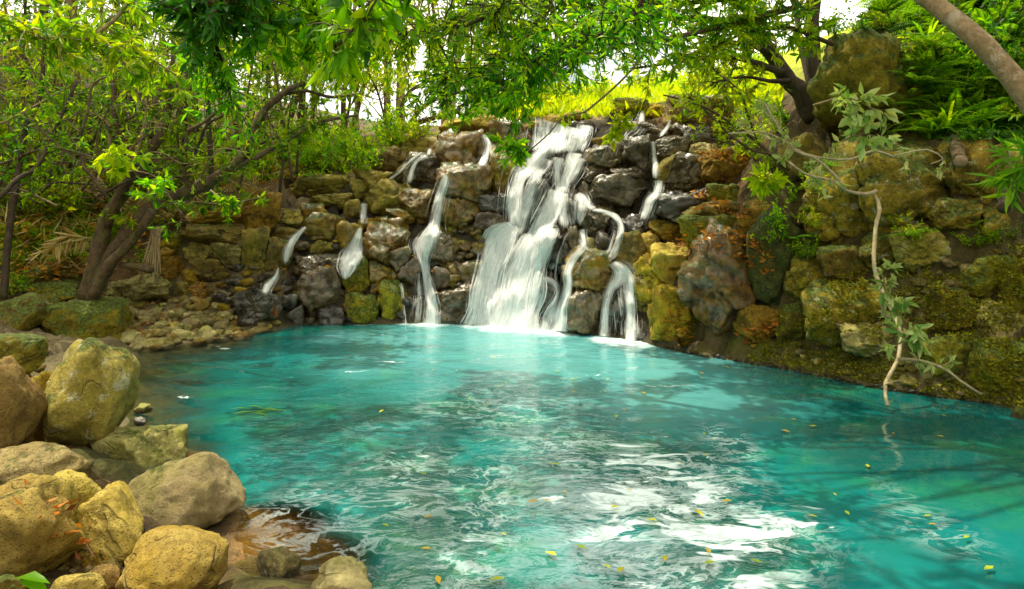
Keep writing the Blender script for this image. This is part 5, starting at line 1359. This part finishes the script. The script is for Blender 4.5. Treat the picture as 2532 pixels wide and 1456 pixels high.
SH = [shrub_mesh(1, 'forest'), shrub_mesh(2, 'canopy', tm=.65), shrub_mesh(3, 'bright', tm=.5), shrub_mesh(4, 'olive'), shrub_mesh(5, 'forest', L=.17, wr=.13, tm=.7)]
FE = [fern_mesh(11), fern_mesh(12, nf=7, size=.9, lw=.14), fern_mesh(13, nf=11, size=.55, lw=.09)]
ST = [strap_mesh(21, 'fern'), strap_mesh(22, 'canopy', 16, .8, .022), strap_mesh(23, 'shade', 26, .5, .02)]
def place(kind, meshes, pts, label, cat, group, size, bvh=None, out=0.0, tilt=.25):
    for (x, y) in pts:
        p = hit(x, y, bvh or bvh_r)
        if p is None or p[1] > 34: continue
        mm = meshes[rng.integers(len(meshes))]; s = size * rng.uniform(.65, 1.35)
        p = p + np.array([0, -out, 0])
        if isinstance(mm, tuple):
            o = empty(kind, p)
            for nm, me in zip(('stems', 'leaves'), mm): obj(nm, me, o)
        else: o = obj(kind, mm, None, p)
        o.scale = (s, s, s * rng.uniform(.85, 1.2)); o.rotation_euler = (rng.normal(0, tilt), rng.normal(0, tilt), rng.uniform(0, 6.28)); tag(o, label, cat, group)
def rp(P, n): return [(x, y) for x, y, _ in poly_pts(P, n, rng, lambda y: 0)]
place('shrub', SH, rp([(0, 330), (700, 330), (720, 430), (460, 470), (300, 520), (0, 560)], 120), 'small leafy undergrowth shrub on the littered left slope', 'shrub', 'undergrowth shrubs on the left slope', .75)
place('shrub', [SH[2], SH[1], SH[4]], rp([(700, 290), (960, 290), (980, 360), (930, 420), (740, 430), (690, 400)], 60), 'bright bush on the ledge left of the crest', 'shrub', 'bright bushes on the left ledge', .85)
place('shrub', [SH[1], SH[0]], [(205, 700), (225, 690), (190, 640), (210, 610), (30, 700), (15, 730), (45, 720), (240, 590), (360, 650), (400, 560), (415, 590), (100, 540), (130, 620), (170, 590), (95, 590), (270, 590), (60, 650)], 'small green plant growing between the left bank boulders', 'plant', 'green plants between the left bank boulders', .42)
place('shrub', [SH[2], SH[4]], rp([(1230, 285), (1480, 275), (1500, 240), (1880, 230), (1880, 160), (1300, 170)], 60), 'sunlit yellow green bush on the hill behind the crest', 'bush', 'sunlit bushes on the hill behind the crest', 1.25, bvh_t)
place('fern', FE, rp([(2230, 190), (2531, 120), (2531, 300), (2420, 330), (2250, 330), (2180, 290)], 70), 'feathery fern on the slope above the right wall', 'fern', 'ferns above the right wall', .75)
place('fern', FE, rp([(2300, -10), (2531, -10), (2531, 160), (2310, 160)], 60) + rp([(2060, -10), (2300, -10), (2300, 60), (2060, 70)], 16), 'fern high on the right slope', 'fern', 'ferns high on the right slope', .95)
place('grass_tuft', ST, rp([(2320, 40), (2531, 60), (2531, 340), (2300, 345), (2200, 340)], 60), 'arching grass tuft on the right slope', 'grass tuft', 'grass tufts on the right slope', .75)
SD = [shrub_mesh(6, 'shade'), shrub_mesh(7, 'canopy', tm=.3)]
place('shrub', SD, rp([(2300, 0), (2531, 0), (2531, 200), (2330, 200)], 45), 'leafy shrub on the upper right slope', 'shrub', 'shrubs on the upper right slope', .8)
place('fern', FE, [(1990, 620), (1960, 590), (2010, 610), (1975, 470), (1990, 430), (2000, 520), (1960, 540), (1900, 400), (1870, 410), (2440, 590), (2400, 560), (2250, 585), (2050, 410), (1950, 450)], 'small fern rooted in a crack of the right wall', 'fern', 'small ferns in cracks of the right wall', .42, None, .05)
place('shrub', [SH[1], SH[2]], [(1700, 300), (1745, 290), (1800, 280), (1850, 300), (1890, 330), (1790, 350), (1870, 370), (1920, 330), (1850, 260), (1900, 280), (1950, 300)], 'green bush on the right crest above the ledges', 'shrub', 'green bushes on the right crest', .65)

place('shrub', [SH[2], SH[4]], rp([(960, 325), (1070, 310), (1060, 335), (980, 355)], 9), 'low bright bush on the left crest under the sky gap', 'bush', 'low bushes on the left crest', .7)
place('shrub', [SH[1], SH[0], SH[4]], [(1905, 420), (1930, 445), (1890, 470), (1960, 500), (2000, 560), (1975, 640), (1930, 560), (2010, 480), (1995, 640), (1915, 600), (2450, 600), (2490, 590), (2400, 610), (2240, 590), (2520, 430), (2030, 420), (1860, 395), (1880, 440)], 'leafy green sprig growing from a ledge of the right wall', 'plant', 'leafy sprigs on the right wall', .36, None, .05)

place('shrub', [SH[1], SD[0], SH[0]], [(2060, 95), (2110, 80), (2170, 75), (2230, 80), (2280, 100), (2300, 150), (2290, 220), (2285, 290), (2030, 130), (2240, 330), (2140, 345)], 'leafy plant hanging about the great mossy boulder', 'plant', 'leafy plants about the great mossy boulder', .55, None, .05)
place('shrub', [SH[4], SH[2], SD[1]], rp([(2290, 120), (2531, 100), (2531, 330), (2290, 330)], 26), 'leafy shrub among the ferns above the right wall', 'shrub', 'shrubs among the ferns above the right wall', .5)

# --- things nobody could count: litter, moss, hill grass
def ground_scatter(name, label, P, n, leaf, L, wr, up, bvh=None, lift=.012, flat=.0, cat=None):
    pos = []
    for (x, y) in rp(P, n):
        p = hit(x, y, bvh or bvh_r)
        if p is not None and p[1] < 45: pos.append(p)
    pos = np.array(pos)
    if name == 'moss': pos = pos[fbm(pos * 1.6, 3, 17) > -.12]
    pos = pos + np.array([0, -lift, lift]); k = len(pos); fwd = rng.normal(size=(k, 3)); fwd[:, 2] = np.abs(fwd[:, 2]) * .3 + up
    B_ = MB(); leaves(B_, pos, fwd, L * rng.uniform(.5, 1.3, k) * (pos[:, 1] / 12) ** .3, wr, rng, np.clip(rng.normal(.5, .25, k), 0, 1), flat)
    o = B_.build(name, LM[leaf]); tag(o, label, cat, None, 'stuff'); return o
ground_scatter('moss', 'yellow green moss covering the lower right bank', [(1640, 790), (1760, 800), (1900, 780), (2000, 700), (2250, 640), (2531, 600), (2531, 1010), (2300, 975), (1900, 900), (1700, 870)], 16000, 'moss', .05, .3, .35)
ground_scatter('forest_litter', 'dry leaf litter on the shaded left slope', [(0, 400), (760, 380), (740, 440), (460, 480), (360, 600), (240, 690), (0, 700)], 1900, 'litter', .15, .2, .05)
ground_scatter('straw_litter', 'straw and twigs in the litter of the left slope', [(0, 380), (760, 360), (740, 440), (420, 560), (240, 680), (0, 660)], 1800, 'straw', .4, .03, .25)
ground_scatter('ground_cover', 'small green ground cover on the left slope', [(0, 360), (900, 360), (930, 420), (460, 470), (380, 560), (240, 640), (0, 660)], 14000, 'forest', .10, .24, .5)
ground_scatter('hill_grass', 'sunlit yellow grass and flowers on the hill behind the falls', [(1250, 130), (1930, 120), (1930, 260), (1640, 290), (1250, 300)], 9000, 'hill', .34, .10, 1.1, bvh_t)
ground_scatter('slope_cover', 'green ground cover on the slope above the right wall', [(2050, -20), (2531, -20), (2531, 350), (2290, 350), (2300, 90), (2050, 70)], 9000, 'shade', .13, .2, .6)
for P, n, lab in [
 ([(1700, 560), (1840, 570), (1900, 620), (1905, 660), (1860, 620), (1760, 590)], 130, 'orange fallen leaves on the top of the big right boulder'),
 ([(1720, 575), (1755, 590), (1900, 660), (1925, 700), (1890, 680), (1740, 600)], 70, 'band of orange fallen leaves down the big right boulder'),
 ([(1640, 775), (1725, 760), (1730, 840), (1680, 860), (1625, 850)], 90, 'orange leaves caught on the rough rock at the right waterline'),
 ([(1830, 830), (1890, 795), (1940, 790), (1920, 820), (1850, 860)], 110, 'orange leaf drift on the mossy bank above the water'),
 ([(1700, 470), (1850, 520), (1840, 545), (1720, 520)], 90, 'fallen leaves along the right ledges'),
 ([(1660, 590), (1720, 580), (1720, 625), (1670, 640)], 40, 'fallen leaves in the cleft beside the golden rock'),
 ([(1720, 375), (1800, 380), (1850, 400), (1760, 400)], 40, 'fallen leaves on the pale flat rock'),
 ([(640, 640), (1000, 560), (1150, 640), (1000, 790), (700, 780)], 45, 'scattered yellow leaves on the wet rocks of the left falls'),
 ([(320, 740), (560, 745), (600, 800), (330, 850)], 70, 'brown leaves between the cobbles'),
 ([(0, 1200), (120, 1200), (260, 1330), (200, 1400), (60, 1250)], 26, 'dry leaves in the gaps of the foreground boulders')]:
    ground_scatter('fallen_leaves', lab, P, n, 'litter', .12, .2, .1, lift=.02)

# --- leaves floating on the pool, each one its own
fl = []
for k in range(3):
    B_ = MB(); leaves(B_, np.zeros((1, 3)), np.array([[1.0, 0, 0]]), 1.0, .2, np.random.default_rng(k), [.2 + .35 * k], 1.0); fl.append(B_.data('floating_leaf', LM['float']))
for k in range(74):
    if k < 56: x, y = rng.uniform(880, 2480), rng.uniform(900, 1440)
    else: x, y = rng.uniform(1100, 1900), rng.uniform(880, 1020)
    Y = CH * F / (y - HY); p = W(x, y, Y); p[2] = .028
    if float(shore_query(np.array([p[0]]), np.array([p[1]]))[0][0]) > -.15: continue
    o = obj('floating_leaf', fl[k % 3], None, p); s = rng.uniform(.05, .12); o.scale = (s, s, s * .5); o.rotation_euler = (0, 0, rng.uniform(0, 6.28))
    tag(o, 'small yellow green leaf floating on the pool', 'leaf', 'leaves floating on the pool')
B_ = MB(); c = W(650, 1018, CH * F / (1018 - HY)); k = 8; c[2] = .03
leaves(B_, c + rng.normal(size=(k, 3)) * np.array([.18, .1, .0]), np.stack([rng.normal(1, .3, k), rng.normal(.25, .25, k), rng.normal(.02, .03, k)], 1), .26, .05, rng, rng.uniform(.3, .9, k), 1.0)
tag(B_.build('floating_twig', LM['fern'], None, c), 'tuft of green leaves drifting at the left of the pool', 'leaf tuft')
B_ = MB(); c = hit(50, 1440, bvh_r); leaves(B_, np.array([c, c]) + np.array([[0, -.05, .05], [.03, -.05, .04]]), np.array([[.9, -.1, .1], [.8, -.2, -.1]]), .22, .2, rng, [.6, .5], .9)
tag(B_.build('green_leaf', LM['canopy'], None, c), 'glossy green leaf lying in the bottom left corner', 'leaf')
B_ = MB(); c = hit(680, 762, bvh_r) + np.array([0, -.06, .1]); leaves(B_, np.tile(c, (7, 1)), np.stack([rng.normal(0, .25, 7), rng.normal(-.2, .1, 7), -np.ones(7)], 1), .3, .08, rng, rng.uniform(0, .3, 7))
tag(B_.build('red_flower', LM['litter'], None, c), 'red withered flower hanging on the dark rock at the left falls', 'flower')
def twig(label, pts, Y, r=.006):
    B_ = MB(); P = [hit(x, y, bvh_r, Y) + np.array([0, -.03, .02]) for x, y in pts]; P, R = smooth_path(P, np.linspace(r, r * .5, len(P)), .04); tube(B_, P, R, 5, .1, 2)
    tag(B_.build('twig', BM['red'], None, P[0]), label, 'twig')
twig('thin reddish twig between the grey green rock and the pale boulder', [(245, 1180), (265, 1190), (280, 1195)], 6)
twig('reddish twig beside the small broken stones', [(215, 1330), (225, 1355), (245, 1385)], 5)
twig('pale stick leaning beside the mossy block at the falls', [(856, 715), (858, 735), (863, 752)], 14)
SKY = .15
# ------------------------------------------------------------------ light, sky, camera
sd = Vector((math.sin(SUN_AZ) * math.cos(SUN_EL), math.cos(SUN_AZ) * math.cos(SUN_EL), math.sin(SUN_EL)))
sl = bpy.data.lights.new('sun', 'SUN'); sl.energy = 5.0; sl.angle = math.radians(.53); sl.color = (1.0, .92, .70)
so = bpy.data.objects.new('sun', sl); COL.objects.link(so); so.location = (8, 20, 30); so.rotation_euler = (-sd).to_track_quat('-Z', 'Y').to_euler()
w = bpy.data.worlds.new('World'); scene.world = w; w.use_nodes = True
nt = w.node_tree; nt.nodes.clear(); g = G(nt)
sky = g.n('ShaderNodeTexSky', sky_type='NISHITA'); sky.sun_disc = False; sky.sun_elevation = SUN_EL; sky.sun_rotation = SUN_AZ
sky.dust_density = 3.0; sky.air_density = 1.0
dirn = g.n('ShaderNodeTexCoord').outputs['Generated']
cl = g.step(g.noise(dirn, 2.2, 6, .6, .3), .30, .52)
cloud = g.mix(cl, sky.outputs[0], (15.5, 14.9, 13.0))
bg = g.n('ShaderNodeBackground'); g.put(bg.inputs[0], cloud); bg.inputs[1].default_value = SKY
o_ = g.n('ShaderNodeOutputWorld'); g.put(o_.inputs[0], bg.outputs[0])
cam = bpy.data.cameras.new('camera'); co_ = bpy.data.objects.new('camera', cam); COL.objects.link(co_); scene.camera = co_
co_.location = (0, 0, CH); co_.rotation_euler = (math.radians(90), 0, 0)
cam.sensor_fit = 'HORIZONTAL'; cam.sensor_width = 36; cam.lens = 36 * F / 2531
cam.shift_y = -(728 - HY) / 2531; cam.clip_start = .05; cam.clip_end = 2000
scene.render.engine = 'CYCLES'
cy = scene.cycles; cy.use_denoising = True; cy.denoiser = 'OPENIMAGEDENOISE'; cy.max_bounces = 7; cy.diffuse_bounces = 3; cy.glossy_bounces = 3
cy.transmission_bounces = 4; cy.transparent_max_bounces = 14; cy.sample_clamp_indirect = 6; cy.caustics_reflective = False; cy.caustics_refractive = False
scene.view_settings.view_transform = 'Standard'; scene.view_settings.look = 'None'; scene.view_settings.exposure = 0; scene.view_settings.gamma = 1
